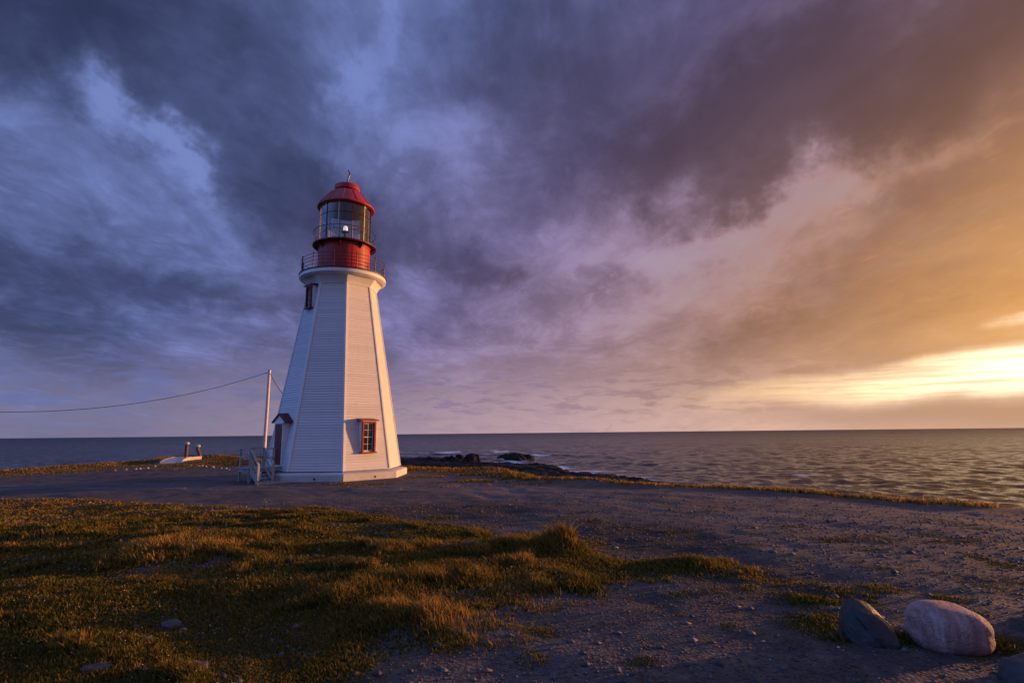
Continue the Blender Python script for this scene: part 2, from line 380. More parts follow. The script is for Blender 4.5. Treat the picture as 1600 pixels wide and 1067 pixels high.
g_lawn = sst(-.55, .25, poly_sd(gx, gy, LAWN) + (fbm(gx * 2.3, gy * 2.3, 31) - .5) * 1.1)
g_edge = poly_sd(gx, gy, LAND)
tower_d = np.hypot(gx - TOWER[0], gy - TOWER[1])
WALK = [(-32.6, 53.6), (-33.4, 54.8), (-34.1, 56.0), (-34.8, 57.2), (-35.4, 58.5), (-36.0, 59.8), (-36.4, 61.0), (-36.8, 62.5)]
def grass_cover(x, y):
    """how much of the ground grass covers, 0 to 1 (lawn, rim of the land, patches near the tower, tufts in the gravel)"""
    d = poly_sd(x, y, LAWN); e = poly_sd(x, y, LAND); r = np.hypot(x, y)
    a = sst(-.35, .25, d + (fbm(x * 2.3, y * 2.3, 31) - .5) * 1.1)
    bare = sst(.60, .70, fbm(x * 1.3 + 3, y * 1.3, 37)); a = a * (1 - .75 * bare)
    # rim strips
    left = sst(-20, -26, x)
    wid = 1.1 + 2.2 * sst(2, -3, x) + 9.0 * left
    rim_ = sst(wid, wid * .45, e + (fbm(x * .9, y * .9, 41) - .5) * 1.2) * sst(-2.5, -.2, e)
    rim_ = rim_ * sst(14.2, 12.6, x) * (.25 + .75 * sst(.36, .5, fbm(x * .5, y * .5, 43) + .25 * left + .10 * (x > 4)))
    tw = sst(.5, .62, fbm(x * .45 + 5, y * .8, 47)) * np.exp(-(((x + 4.5) / 5) ** 2 + ((y - 28.5) / 3.0) ** 2)) * 1.6
    tuft = sst(.55, .72, fbm(x * 3.1, y * 3.1, 53)) * (.2 + .8 * sst(.42, .62, fbm(x * .6, y * .6, 57))) * sst(12, 5, r) * 1.0
    far = sst(.50, .64, fbm(x * 1.3, y * 2.2, 63)) * sst(.40, .55, fbm(x * .3, y * .3, 67)) * .34 * sst(17, 12, r)
    bg_ = 0 * x
    for bx, by, br, bh in TUFTS: bg_ = np.maximum(bg_, np.exp(-((x - bx) ** 2 + (y - by) ** 2) / (br * br)) * (.4 + .8 * fbm(x * 6, y * 6, 69)))
    wk = np.full(np.shape(x), 99.)
    for wx_, wy_ in WALK: wk = np.minimum(wk, np.hypot(x - wx_, y - wy_))
    c = (wk > 1.5) * np.maximum.reduce([a, rim_, np.minimum(tw, 1), tuft, far, bg_])
    return np.clip(c, 0, 1) * (e > -3) * (np.hypot(x - TOWER[0], y - TOWER[1]) > 4.5)
TUFTS = [hump(*p) for p in ((1285, 975, .36, .08), (1255, 935, .3, .06), (1415, 1004, .12, .10), (1408, 1000, .10, .10), (1568, 1008, .16, .10), (1310, 1000, .14, .07), (1085, 882, .40, .022), (1050, 880, .30, .02), (1010, 884, .30, .012), (850, 985, .16, .03), (1010, 1035, .14, .03), (700, 1010, .2, .04), (1575, 884, .35, .02))]
g_grass = grass_cover(gx, gy)
g_damp = np.zeros_like(gx)
for hx, hy, hr, hh in DIPS: g_damp = np.maximum(g_damp, sst(1.25, .55, np.hypot(gx - hx, (gy - hy) * .8) / hr + (fbm(gx * 2, gy * 2, 71) - .5) * .7))

ROUTES = ([(22, 9.5), (14, 13), (7, 17), (0, 21.5), (-8, 24.5), (-18, 26.5), (-34, 31), (-60, 36)], [(16, 7), (9, 10.5), (4, 14.5), (0, 19), (-2, 24), (-2.5, 28)])
def line_d(x, y, pts):
    d = np.full(np.shape(x), 1e9)
    for (x0, y0), (x1, y1) in zip(pts[:-1], pts[1:]):
        ex, ey = x1 - x0, y1 - y0; t_ = np.clip(((x - x0) * ex + (y - y0) * ey) / (ex * ex + ey * ey), 0, 1)
        d = np.minimum(d, np.hypot(x - x0 - t_ * ex, y - y0 - t_ * ey))
    return d
g_track = np.zeros_like(gx)
for rt in ROUTES:
    dl = line_d(gx + (fbm(gx * .2, gy * .2, 75) - .5) * 2.2, gy + (fbm(gx * .2, gy * .2, 77) - .5) * 2.2, rt)
    g_track = np.maximum(g_track, np.exp(-((dl - .8) / .28) ** 2) * .9 + .25 * sst(2.2, .5, dl))
g_track = np.clip(g_track, 0, 1) * (1 - g_grass)
m, t, b = mat('gravel_and_turf'); M['ground'] = m
Pg = t.node('ShaderNodeTexCoord').outputs['Object']
ga = t.node('ShaderNodeAttribute', attribute_name='grass').outputs['Fac']; da = t.node('ShaderNodeAttribute', attribute_name='damp').outputs['Fac']; ra_ = t.node('ShaderNodeAttribute', attribute_name='bank').outputs['Fac']
vo = t.node('ShaderNodeTexVoronoi', {'Vector': Pg, 'Scale': 26.0, 'Randomness': 1.0})
vo2 = t.node('ShaderNodeTexVoronoi', {'Vector': Pg, 'Scale': 70.0, 'Randomness': 1.0})
big = t.noise(Pg, 0.35, 6, 0.6, 0.4); mid = t.noise(Pg, 2.4, 7, 0.62, 0.2); fin = t.noise(Pg, 30, 5, 0.6)
gcl = t.mix(t.rng(big, .35, .65), (.060, .046, .047), (.112, .086, .083))
gcl = t.mix(t.rng(mid, .45, .68, 0, .8), gcl, (.15, .115, .085))
gcl = t.mix(t.rng(t.noise(Pg, .9, 8, .68, .6), .52, .66, 0, .75), gcl, (.13, .085, .042))
vg = t.node('ShaderNodeSeparateColor', {0: vo.outputs['Color']}).outputs[0]; vg2 = t.node('ShaderNodeSeparateColor', {0: vo2.outputs['Color']}).outputs[0]
gcl = t.mix(1.0, gcl, t.rng(vg, 0, 1, .74, 1.2, False), 'MULTIPLY')
gcl = t.mix(1.0, gcl, t.rng(vg2, 0, 1, .8, 1.2, False), 'MULTIPLY')
ta = t.node('ShaderNodeAttribute', attribute_name='track').outputs['Fac']
gcl = t.mix(t.math('MULTIPLY', ta, t.rng(mid, .3, .6, .3, .8)), gcl, (.165, .135, .135))
gcl = t.mix(t.math('MULTIPLY', da, 0.85), gcl, (.020, .017, .021))
soil = t.mix(t.rng(mid, .35, .65), (.040, .032, .018), (.062, .052, .022))
cc = t.mix(t.rng(t.math('ADD', ga, t.math('MULTIPLY', t.math('SUBTRACT', fin, .5), .5)), .25, .6), gcl, soil)
cc = t.mix(ra_, cc, t.mix(t.rng(mid, .4, .6), (.045, .04, .036), (.09, .075, .06)))
t.put(b.inputs['Base Color'], cc); b.inputs['Roughness'].default_value = .92; b.inputs['Specular IOR Level'].default_value = .25
hgt = t.math('ADD', t.math('MULTIPLY', vo.outputs['Distance'], -.6), t.math('ADD', t.math('MULTIPLY', fin, .35), t.math('MULTIPLY', mid, 1.2)))
bp = t.node('ShaderNodeBump', {'Strength': .5, 'Distance': .03, 'Height': hgt}); t.put(b.inputs['Normal'], bp.outputs[0])
gz = gz - .035 * np.clip(g_track - .25, 0, 1)
ground = mesh_np('ground', np.stack([gx, gy, gz], 1), gf, M['ground'], attrs={'grass': ('FLOAT', g_grass), 'damp': ('FLOAT', g_damp), 'bank': ('FLOAT', sst(-.6, -2.2, g_edge)), 'track': ('FLOAT', g_track)}, smooth=True)
ground['kind'] = 'structure'

# ================================================================== SEA
SEA = -4.3
SHORE = [(-60, 150), (-40, 128), (-30, 126), (-22, 116), (-13, 118), (-7, 108), (-4.8, 99), (-.2, 95), (5, 90), (7.5, 84), (9.2, 78), (11.3, 71), (13.8, 65), (16, 54), (17, 42), (20, 30), (26, 20), (30, 8), (20, 12), (12, 22), (3, 32), (-5, 42), (-25, 62), (-40, 85), (-60, 100)]
FOAM = [(px_level(x, y, SEA), a, b_) for x, y, a, b_ in ((905, 740, 3.6, 1.3), (890, 736, 4, .8), (930, 747, 3.5, .8), (960, 752, 4, .6), (845, 711, 3.4, 2.2), (783, 705, 3.6, 4.0), (755, 709, 2.5, 4), (768, 703, 4, 2), (700, 706, 5, 5), (650, 721, 4, 3), (818, 719, 2, 1.2), (795, 723, 3.5, 3.5), (775, 726, 3, 3.5), (1245, 741, 3.0, .5), (1000, 757, 4, .5), (870, 730, 3, 3), (668, 718, 3, 3), (1030, 752, 4, .4), (985, 745, 4, .4), (945, 735, 4, .6), (900, 722, 4, .8))]
az_s = np.concatenate([np.linspace(R(-180), R(-52), 60)[:-1], np.linspace(R(-52), R(56), 760), np.linspace(R(56), R(180), 60)[1:]])
rad = [26.0]
while rad[-1] < 700: rad.append(rad[-1] * 1.0075)
while rad[-1] < 42000: rad.append(rad[-1] * 1.12)
sx, sy, sf = polar_grid(np.array(rad), az_s)
sr_ = np.hypot(sx, sy); sz = np.zeros_like(sx)
WDIR = R(205)
for i in range(60):
    lam = 0.8 * (7.5 / 0.8) ** (i / 59.0); k = 2 * math.pi / lam
    th_ = WDIR + RNG.normal(0, .75); am = .0066 * lam ** .64
    ph = RNG.uniform(0, 6.28)
    amp_var = .35 + 1.3 * vnoise(sx / (lam * 7) + i * 3.1, sy / (lam * 7), 90 + i)
    p_ = k * (sx * math.sin(th_) + sy * math.cos(th_)) + ph
    sz += am * amp_var * sst(1.6, .8, sr_ * .019 / lam) * (np.sin(p_) + .22 * np.sin(2 * p_ + 1.2))
sz *= sst(700, 380, sr_) * .95
shd = poly_sd(sx, sy, SHORE)
sz *= .45 + .55 * sst(-1, -14, shd)
# swell lines breaking along the shore
ridge = np.zeros_like(sx)
for off, hgt_, wd in ((5, .30, 1.0), (13, .34, 1.3), (23, .30, 1.6), (38, .32, 2.0)):
    dd = -shd - off + (fbm(sx * .05, sy * .05, 99) - .5) * 8
    ridge += hgt_ * np.exp(-(dd / wd) ** 2) * sst(.35, .6, fbm(sx * .045 + off, sy * .03, 101)) * (sy > 20) * (sx < 26)
sz += ridge
foam = np.zeros_like(sx)
for (fx, fy), a_, b_ in FOAM:
    foam = np.maximum(foam, sst(1.5, .2, np.sqrt(((sx - fx) / a_) ** 2 + ((sy - fy) / (b_ * 2.0)) ** 2)))
foam = np.maximum(foam, sst(-6.0, -.5, shd) * .95 * sst(.34, .56, fbm(sx * .12, sy * .12, 107)) * (sy > 45))
foam = np.maximum(foam, sst(.16, .34, ridge) * .55 * sst(.45, .62, fbm(sx * .10, sy * .10, 111)) * (sx < 14))
m, t, b = mat('sea_water'); M['sea'] = m
Ps = t.node('ShaderNodeTexCoord').outputs['Object']
fa = t.node('ShaderNodeAttribute', attribute_name='foam').outputs['Fac']
fn = t.math('ADD', t.math('MULTIPLY', t.noise(Ps, .9, 8, .65, .4), .6), t.math('MULTIPLY', t.noise(Ps, 3.5, 6, .65, .5), .4))
fm = t.rng(t.math('ADD', t.math('MULTIPLY', fa, .74), fn), .76, 1.0)
t.put(b.inputs['Base Color'], t.mix(fm, (.010, .009, .013), (.72, .70, .70)))
ff = t.node('ShaderNodeAttribute', attribute_name='far').outputs['Fac']
t.put(b.inputs['Roughness'], t.math('ADD', t.rng(ff, 0, .8, .13, .38, False), t.rng(fm, 0, 1, 0, .6))); b.inputs['IOR'].default_value = 1.333
Pst = t.node('ShaderNodeMapping', {'Vector': Ps, 'Scale': (.55, 1.15, 1.0), 'Rotation': (0, 0, R(-20))}).outputs[0]
wv = t.math('ADD', t.math('MULTIPLY', t.noise(Pst, 1.3, 5, .6, .5), .8), t.math('ADD', t.math('MULTIPLY', t.noise(Pst, 4.2, 4, .55, .4), .28), t.math('MULTIPLY', t.noise(Pst, .22, 5, .6, .3), 2.4)))
bp = t.node('ShaderNodeBump', {'Strength': 1.0, 'Distance': t.rng(ff, 0, 1, .26, 1.0, False), 'Height': wv}); t.put(b.inputs['Normal'], bp.outputs[0])
sea = mesh_np('sea', np.stack([sx, sy, sz + SEA], 1), sf, M['sea'], attrs={'foam': ('FLOAT', foam), 'far': ('FLOAT', np.clip(np.log(np.maximum(sr_, 1) / 60.) / math.log(5000 / 60.), 0, 1))}, smooth=True)
sea['kind'] = 'structure'

# rocky foreshore below the bank
rad = [20.0]
while rad[-1] < 165: rad.append(rad[-1] * 1.0085)
hx_, hy_, hf_ = polar_grid(np.array(rad), np.linspace(R(-34), R(62), 330))
hd = poly_sd(hx_, hy_, SHORE) + (fbm(hx_ * .22, hy_ * .22, 121) - .5) * 6
rough_ = np.abs(fbm(hx_ * .45, hy_ * .3, 125, 5, .6) - .5) * 2
hzv = SEA - .85 + 1.6 * sst(-4, 3, hd) + .45 * sst(0, 14, hd) + sst(-3, 2, hd) * ((.55 - 1.5 * rough_) * .9 + .5 * np.round(fbm(hx_ * .16, hy_ * .16, 131) * 5) / 5 - .2)
keep = hd > -7
kf = hf_[keep[hf_].all(1)]
used = np.unique(kf); remap = -np.ones(len(hx_), int); remap[used] = np.arange(len(used))
shore = mesh_np('rocky_shore', np.stack([hx_, hy_, hzv], 1)[used], remap[kf], M['shore'], smooth=False)
shore['kind'] = 'structure'

# ================================================================== LIGHTHOUSE
TOC = math.atan2(-TOWER[0], -TOWER[1]); TH = .0959
Z0 = TOWER[2]
def C_(k): return TOC - TH - k * math.pi / 4
def dirv(a): return Vector((math.sin(a), math.cos(a), 0))
ZS, ZF = -.092 - Z0, 10.04 - Z0                  # siding foot and top, above the tower's base
RS, RF, RP = 3.594, 1.902, 4.012
def rad_at(z): return RS + (RF - RS) * (z - ZS) / (ZF - ZS)
house = empty('lighthouse', TOWER, 'tall white octagonal clapboard lighthouse with red lantern room on top', 'lighthouse')
def octa(r, z, off=0.0): return [dirv(C_(k)) * r + Vector((0, 0, z)) for k in range(8)]
# plinth with a sloped ledge
mb = MB()
rings = [octa(RP, -.25), octa(RP, .31), octa(RP - .05, .345), octa(RS - .12, ZS - .04), octa(RS - .12, ZS + .1)]
vs = [p for r_ in rings for p in r_]
fs = [(i * 8 + k, i * 8 + (k + 1) % 8, (i + 1) * 8 + (k + 1) % 8, (i + 1) * 8 + k) for i in range(4) for k in range(8)]
plinth = mb.add(vs, fs).build('plinth', M['concrete'], house)
for k in (-1, 0):
    a = C_(k) - math.pi / 8; n = dirv(a); ap = RP * math.cos(math.pi / 8)
    tt = Vector((-n.y, n.x, 0)); c = n * (ap + .004) + tt * (.1 if k == -1 else .25) + Vector((0, 0, .12))
    v = MB(); v.tube([c - n * .03, c + n * .008], .055, 12); v.build('vent_hole', M['black'], plinth)
# wall core behind the boards
mb = MB(); rings = [octa(RS - .03, ZS), octa(RF - .03, ZF + .3)]
mb.add([p for r_ in rings for p in r_], [(k, (k + 1) % 8, 8 + (k + 1) % 8, 8 + k) for k in range(8)])
core = mb.build('wall', M['white'], house)
NB = 75
def board_pts(k, j, lip=.030):
    za, zb = ZS + (ZF - ZS) * j / NB, ZS + (ZF - ZS) * (j + 1) / NB - .010
    a0, a1 = C_(k), C_(k + 1); n = dirv(a0 - math.pi / 8)
    e = (dirv(a1) - dirv(a0)).normalized() * .03
    ra, rb = rad_at(za), rad_at(zb)
    pb0, pb1 = dirv(a0) * ra + e, dirv(a1) * ra - e
    pt0, pt1 = dirv(a0) * rb + e, dirv(a1) * rb - e
    up = lambda p, z: Vector((p.x, p.y, z))
    return [up(pb0 - n * .028, za), up(pb1 - n * .028, za), up(pb1 + n * lip, za), up(pb0 + n * lip, za),
            up(pt0 - n * .028, zb), up(pt1 - n * .028, zb), up(pt1 + n * .006, zb), up(pt0 + n * .006, zb)]
for k in range(-4, 4):
    if k in (-2, -1, 0):
        for j in range(NB): MB().hexa(board_pts(k, j, .030 + random.uniform(-.004, .004))).build('clapboard', M['white'], house)
    else:
        mb = MB()
        for j in range(NB): mb.hexa(board_pts(k, j))
        mb.build('clapboard_siding', M['white'], house, 'stuff')
# corner boards
for k in range(8):
    a = C_(k); n0, n1_ = dirv(a + math.pi / 8), dirv(a - math.pi / 8)
    t0 = (dirv(C_(k - 1)) - dirv(a)).normalized(); t1 = (dirv(C_(k + 1)) - dirv(a)).normalized()
    def sect(z):
        p = dirv(a) * rad_at(z) + Vector((0, 0, z)); o_ = .055; wd = .075
        corner = p + dirv(a) * (o_ / math.cos(math.pi / 8))
        return [p + t0 * wd, p + t0 * wd + n0 * o_, corner, p + t1 * wd + n1_ * o_, p + t1 * wd, p - dirv(a) * .05]
    s0, s1 = sect(ZS - .002), sect(ZF)
    MB().add(s0 + s1, [tuple(range(6))[::-1], tuple(range(6, 12))] + [(i, (i + 1) % 6, 6 + (i + 1) % 6, 6 + i) for i in range(6)]).build('corner_board', M['trim'], house)
# flared cove under the gallery: eight curved panels
CZ1 = 10.47 - Z0
for k in range(8):
    prof = [(RF + .05 + (2.26 - RF - .05) * (1 - math.cos(u * math.pi / 2)), ZF + (CZ1 - ZF) * math.sin(u * math.pi / 2) ** .9 if u else ZF) for u in [i / 8 for i in range(9)]]
    prof = [(RF + .055 + (2.24 - RF - .055) * u ** 1.5, ZF + (CZ1 - ZF) * u) for u in [i / 8 for i in range(9)]]
    vs = []
    for r_, z in prof: vs += [dirv(C_(k)) * r_ + Vector((0, 0, z)), dirv(C_(k + 1)) * r_ + Vector((0, 0, z))]
    MB().add(vs, [(2 * i, 2 * i + 1, 2 * i + 3, 2 * i + 2) for i in range(8)]).build('cove_panel', M['trim'], house)
# gallery
GZ = 10.79 - Z0
mb = MB(); mb.lathe([(1.9, CZ1 + .0), (2.20, CZ1 + .002), (2.33, CZ1 + .03), (2.40, CZ1 + .09), (2.445, CZ1 + .11), (2.445, GZ - .06), (2.42, GZ - .03), (2.42, GZ)], 96)
mb.build('gallery_cornice', M['trim'], house)
deck = MB().lathe([(.2, GZ - .01), (2.47, GZ), (2.48, GZ + .012), (2.48, GZ + .04), (2.46, GZ + .05), (1.0, GZ + .052)], 96).build('gallery_deck', M['black'], house)
G1 = GZ + .05
for i in range(12):
    a = TOC - R(1.5) + R(15 + 30 * i); p = dirv(a) * 2.36
    MB().tube([p + Vector((0, 0, G1 - .02)), p + Vector((0, 0, G1 + .84)), p + Vector((0, 0, G1 + .86)), p + Vector((0, 0, G1 + .90)), p + Vector((0, 0, G1 + .93))], [.032, .028, .042, .042, .015], 8).build('railing_post', M['darkred'], house)
for h in (.22, .43, .63, .83):
    MB().tube([dirv(2 * math.pi * i / 72) * 2.36 + Vector((0, 0, G1 + h)) for i in range(72)], .014, 6, closed=True).build('guard_rail', M['darkred'], house)
# red drum
U0 = 12.64 - Z0
drum = MB().lathe([(1.52, G1), (1.52, G1 + .10), (1.48, G1 + .12), (1.48, U0 - .12), (1.52, U0 - .10), (1.52, U0)], 72).build('lantern_drum', M['red'], house)
for i in range(10):   # lapped plate seams with rivets read as upright ribs
    a = TOC + R(18 + 36 * i); MB().bar(dirv(a) * 1.482 + Vector((0, 0, G1 + .12)), dirv(a) * 1.482 + Vector((0, 0, U0 - .12)), .07, .014, dirv(a)).build('plate_seam', M['red'], drum)
for i in range(8):
    a = TOC + R(10 + 45 * i); mb = MB(); n = dirv(a); tt = Vector((-n.y, n.x, 0)) * .025; z = Vector((0, 0, 1))
    tri = [n * 1.48 + z * (U0 - .30), n * 1.80 + z * (U0 - .01), n * 1.48 + z * (U0 - .01)]
    mb.add([p - tt for p in tri] + [p + tt for p in tri], [(0, 1, 2), (5, 4, 3), (0, 3, 4, 1), (1, 4, 5, 2), (2, 5, 3, 0)]).build('deck_bracket', M['darkred'], house)
MB().lathe([(1.3, U0), (1.80, U0), (1.826, U0 + .015), (1.826, U0 + .085), (1.80, U0 + .10), (1.0, U0 + .102)], 96).build('lantern_deck', M['darkred'], house)
U1 = U0 + .10
for i in range(8):
    a = TOC + R(22 + 45 * i); p = dirv(a) * 1.79
    MB().tube([p + Vector((0, 0, U1)), p + Vector((0, 0, U1 + .76))], .013, 6).build('hand_rail_post', M['darkred'], house)
MB().tube([dirv(2 * math.pi * i / 72) * 1.79 + Vector((0, 0, U1 + .76)) for i in range(72)], .018, 6, closed=True).build('hand_rail', M['darkred'], house)
# lantern glazing
EV = 15.03 - Z0; GB = 14.42 - Z0; NG = 12; RG = 1.47
lant = MB().lathe([(1.50, U1 - .01), (1.50, U1 + .12), (1.42, U1 + .12)], 72).build('lantern_sill', M['darkred'], house)
MB().tube([dirv(2 * math.pi * i / 72) * RG + Vector((0, 0, GB)) for i in range(72)], .022, 6, closed=True).build('glazing_bar', M['darkred'], house)
for i in range(NG):
    a = TOC + R(1 + 15 + 30 * i)
    MB().bar(dirv(a) * RG + Vector((0, 0, U1 + .1)), dirv(a) * RG + Vector((0, 0, EV)), .045, .06, dirv(a)).build('mullion', M['darkred'] if i % 2 else M['pole'], house)
    for z0_, z1_ in ((U1 + .12, GB), (GB, EV)):
        MB().lathe([(RG - .005, z0_ + .01), (RG - .005, z1_ - .01)], 5, a + .02, a + R(30) - .02).build('glass_pane', M['glass'], house)
MB().lathe([(0.01, EV + .06), (1.40, EV + .05), (1.42, EV - .02), (1.46, EV - .02)], 64).build('lantern_ceiling', M['ceil'], house)
MB().lathe([(.0, U1 + .01), (1.45, U1 + .012)], 48).build('lantern_floor', M['ceil'], house)
# roof
roof = MB().lathe([(1.45, EV - .01), (1.63, EV), (1.665, EV + .03), (1.665, EV + .10), (1.63, EV + .13), (1.58, EV + .19), (1.44, EV + .36), (1.25, EV + .61), (1.07, EV + .84), (.94, EV + 1.01), (.87, EV + 1.08), (.80, EV + 1.11), (.56, EV + 1.12)], 64).build('roof', M['red'], house)
for i in range(12):
    a = TOC + R(8 + 30 * i); pr = [(1.62, EV + .145), (1.58, EV + .20), (1.44, EV + .37), (1.25, EV + .62), (1.07, EV + .85), (.94, EV + 1.02)]
    MB().tube([dirv(a) * r_ + Vector((0, 0, z)) for r_, z in pr], .022, 6).build('roof_seam', M['red'], roof)
K = EV + 1.11
MB().lathe([(.56, K - .04), (.58, K + .07), (.70, K + .09), (.735, K + .13), (.735, K + .38), (.70, K + .43), (.60, K + .47), (.3, K + .51), (.0, K + .52)], 48).build('ventilator_cap', M['red'], house)
FZ = K + .50
sd = Vector((math.cos(TOC), -math.sin(TOC), 0)) * -1
vane = MB(); vane.tube([Vector((0, 0, FZ)), Vector((0, 0, FZ + .3)) + sd * .01, Vector((0, 0, FZ + .5)) + sd * .04, Vector((0, 0, FZ + .68)) + sd * .10, Vector((0, 0, FZ + .80)) + sd * .12, Vector((0, 0, FZ + .98)) + sd * .03, Vector((0, 0, FZ + 1.06)) + sd * .0], [.035, .032, .045, .05, .045, .03, .012], 8)
vane.build('finial', M['darkred'], house)
# lamp on a pedestal
lz = 13.70 - Z0
ped = MB().lathe([(.0, U1), (.30, U1), (.30, U1 + .05), (.12, U1 + .12), (.10, lz - .12), (.22, lz - .06), (.26, lz), (.12, lz + .04), (0, lz + .04)], 24).build('lamp_pedestal', M['brass'], house)
MB().lathe([(.0, lz + .04), (.11, lz + .05), (.135, lz + .12), (.135, lz + .24), (.10, lz + .33), (.05, lz + .37), (0, lz + .38)], 24).build('lamp_lens', M['lens'], house)

# openings: a frame that stands upright against the leaning wall
def face_frame(k):
    n = dirv(C_(k) - math.pi / 8); return n, Vector((-n.y, n.x, 0))
def loc_pt(k, zref, tt, nn, z):
    n, tv = face_frame(k); return n * (rad_at(zref) * math.cos(math.pi / 8) + nn) + tv * tt + Vector((0, 0, z))
def window(k, z0, z1, tc, wd, label, rows=4, cols=2, paint='redtrim'):
    n, tv = face_frame(k); up = Vector((0, 0, 1)); P = lambda tt, nn, z: loc_pt(k, z0, tc + tt, nn + .075, z)
    h = z1 - z0; hw = wd / 2; ax = (tv, n, up)
    win = MB()
    fw = .09
    for s_ in (-1, 1): win.box(P(s_ * (hw - fw / 2), .07, (z0 + z1) / 2), (fw, .10, h), ax)
    win.box(P(0, .07, z1 - fw / 2 + .0), (wd - 2 * fw, .098, fw), ax); win.box(P(0, .06, z0 - .03), (wd + .10, .22, .06), ax)
    win = win.build('window', M[paint], house); win['label'] = label
    # white box cheeks
    bx_ = MB()
    for s_ in (-1, 1): bx_.box(P(s_ * (hw - .02), -.22, (z0 + z1) / 2), (.05, .48, h - .004), ax)
    bx_.box(P(0, -.22, z1 - .03), (wd - .1, .478, .04), ax); bx_.box(P(0, -.22, z0 + .02), (wd - .1, .478, .03), ax)
    bx_.build('window_cheek', M['trim'], win)
    # hood
    hd_ = MB(); o_ = .13
    q_ = [P(-hw - o_, .21, z1 + .02), P(hw + o_, .21, z1 + .02), P(hw + o_ - .03, -.62, z1 + .02), P(-hw - o_ + .03, -.62, z1 + .02), P(-hw - o_, .21, z1 + .075), P(hw + o_, .21, z1 + .075), P(hw + .02, -.62, z1 + .22), P(-hw - .02, -.62, z1 + .22)]
    hd_.hexa(q_).build('window_hood', M[paint], win)
    MB().box(P(0, -.1, z1 - .012 + .02), (wd + .06, .52, .03), ax).build('hood_soffit', M['trim'], win)
    dp = -.035; iw = wd - 2 * fw - .02; iz0, iz1 = z0 + .05, z1 - fw
    sash = MB(); sb = .045
    for s_ in (-1, 1): sash.box(P(s_ * (iw / 2 - sb / 2), dp, (iz0 + iz1) / 2), (sb, .045, iz1 - iz0), ax)
    for z in (iz0 + sb / 2, iz1 - sb / 2, (iz0 + iz1) / 2): sash.box(P(0, dp + .002, z), (iw - 2 * sb, .045, sb), ax)
    for c in range(1, cols): sash.box(P(-iw / 2 + iw * c / cols, dp + .001, (iz0 + iz1) / 2), (.02, .035, iz1 - iz0 - .02), ax)
    for r_ in range(1, rows):
        if r_ != rows // 2: sash.box(P(0, dp + .003, iz0 + (iz1 - iz0) * r_ / rows), (iw - 2 * sb, .033, .02), ax)
    sash = sash.build('window_sash', M['trim'], win)
    for c in range(cols):
        for r_ in range(rows):
            MB().box(P(-iw / 2 + iw * (c + .5) / cols, dp - .012, iz0 + (iz1 - iz0) * (r_ + .5) / rows), (iw / cols - .012, .006, (iz1 - iz0) / rows - .012), ax).build('pane', M['pane'], win)
    return win
window(0, .80 - Z0, 2.38 - Z0, .03, .80, 'lower red framed window with hooded top on the sunlit side')
window(-2, 8.70 - Z0, 9.92 - Z0, .12, .62, 'upper dark red framed window under the gallery', rows=4, paint='redshade')
# doorway with gabled hood
k = -2; n, tv = face_frame(k); up = Vector((0, 0, 1)); ax = (tv, n, up); dz0, dz1 = .20 - Z0, 2.28 - Z0
P = lambda tt, nn, z: loc_pt(k, .3 - Z0, tt + .10, nn - .11, z)
dw = .96
fr_ = MB()
for s_ in (-1, 1): fr_.box(P(s_ * (dw / 2 + .0), -.05, (dz0 + dz1) / 2 + .02), (.06, .52, dz1 - dz0 + .04), ax)
fr_.box(P(0, -.05, dz1 + .06), (dw - .06, .52, .10), ax); fr_.box(P(0, -.03, dz0 - .04), (dw + .18, .56, .06), ax)
doorway = fr_.build('doorway', M['trim'], house)
door = MB().box(P(0, .16, (dz0 + dz1) / 2), (dw - .08, .05, dz1 - dz0 - .02), ax).build('door', M['door'], house); door['label'] = 'dark red door beneath a small gabled hood'
for a_, b_, c_, d_ in ((-.21, .45, .30, .60), (.21, .45, .30, .60), (-.21, 1.35, .30, .80), (.21, 1.35, .30, .80)):
    MB().box(P(a_, .187, dz0 + b_ + .05), (c_, .02, d_), ax).build('door_panel', M['door'], door)
MB().tube([P(.36, .18, dz0 + 1.0), P(.36, .24, dz0 + 1.0), P(.36, .26, dz0 + 1.0)], [.02, .03, .01], 8).build('door_knob', M['black'], door)
hood = MB(); ow = .82; rh = .44; fr0, bk = .26, -.75; e0 = dz1 + .06
for s_ in (-1, 1):
    a_, b_ = P(s_ * ow, fr0, e0), P(0, fr0, e0 + rh); c_, d_ = P(0, bk, e0 + rh), P(s_ * ow, bk, e0)
    th_ = Vector((0, 0, .07)); hood.hexa([a_, b_, c_, d_, a_ + th_, b_ + th_, c_ + th_, d_ + th_])
hood.build('door_hood', M['redshade'], house)
g = [P(-ow + .12, fr0 - .06, e0 + .005), P(ow - .12, fr0 - .06, e0 + .005), P(0, fr0 - .06, e0 + rh - .06)]
MB().add(g + [p - n * .05 for p in g], [(0, 1, 2), (5, 4, 3), (0, 3, 4, 1), (1, 4, 5, 2), (2, 5, 3, 0)]).build('hood_gable', M['trim'], house)

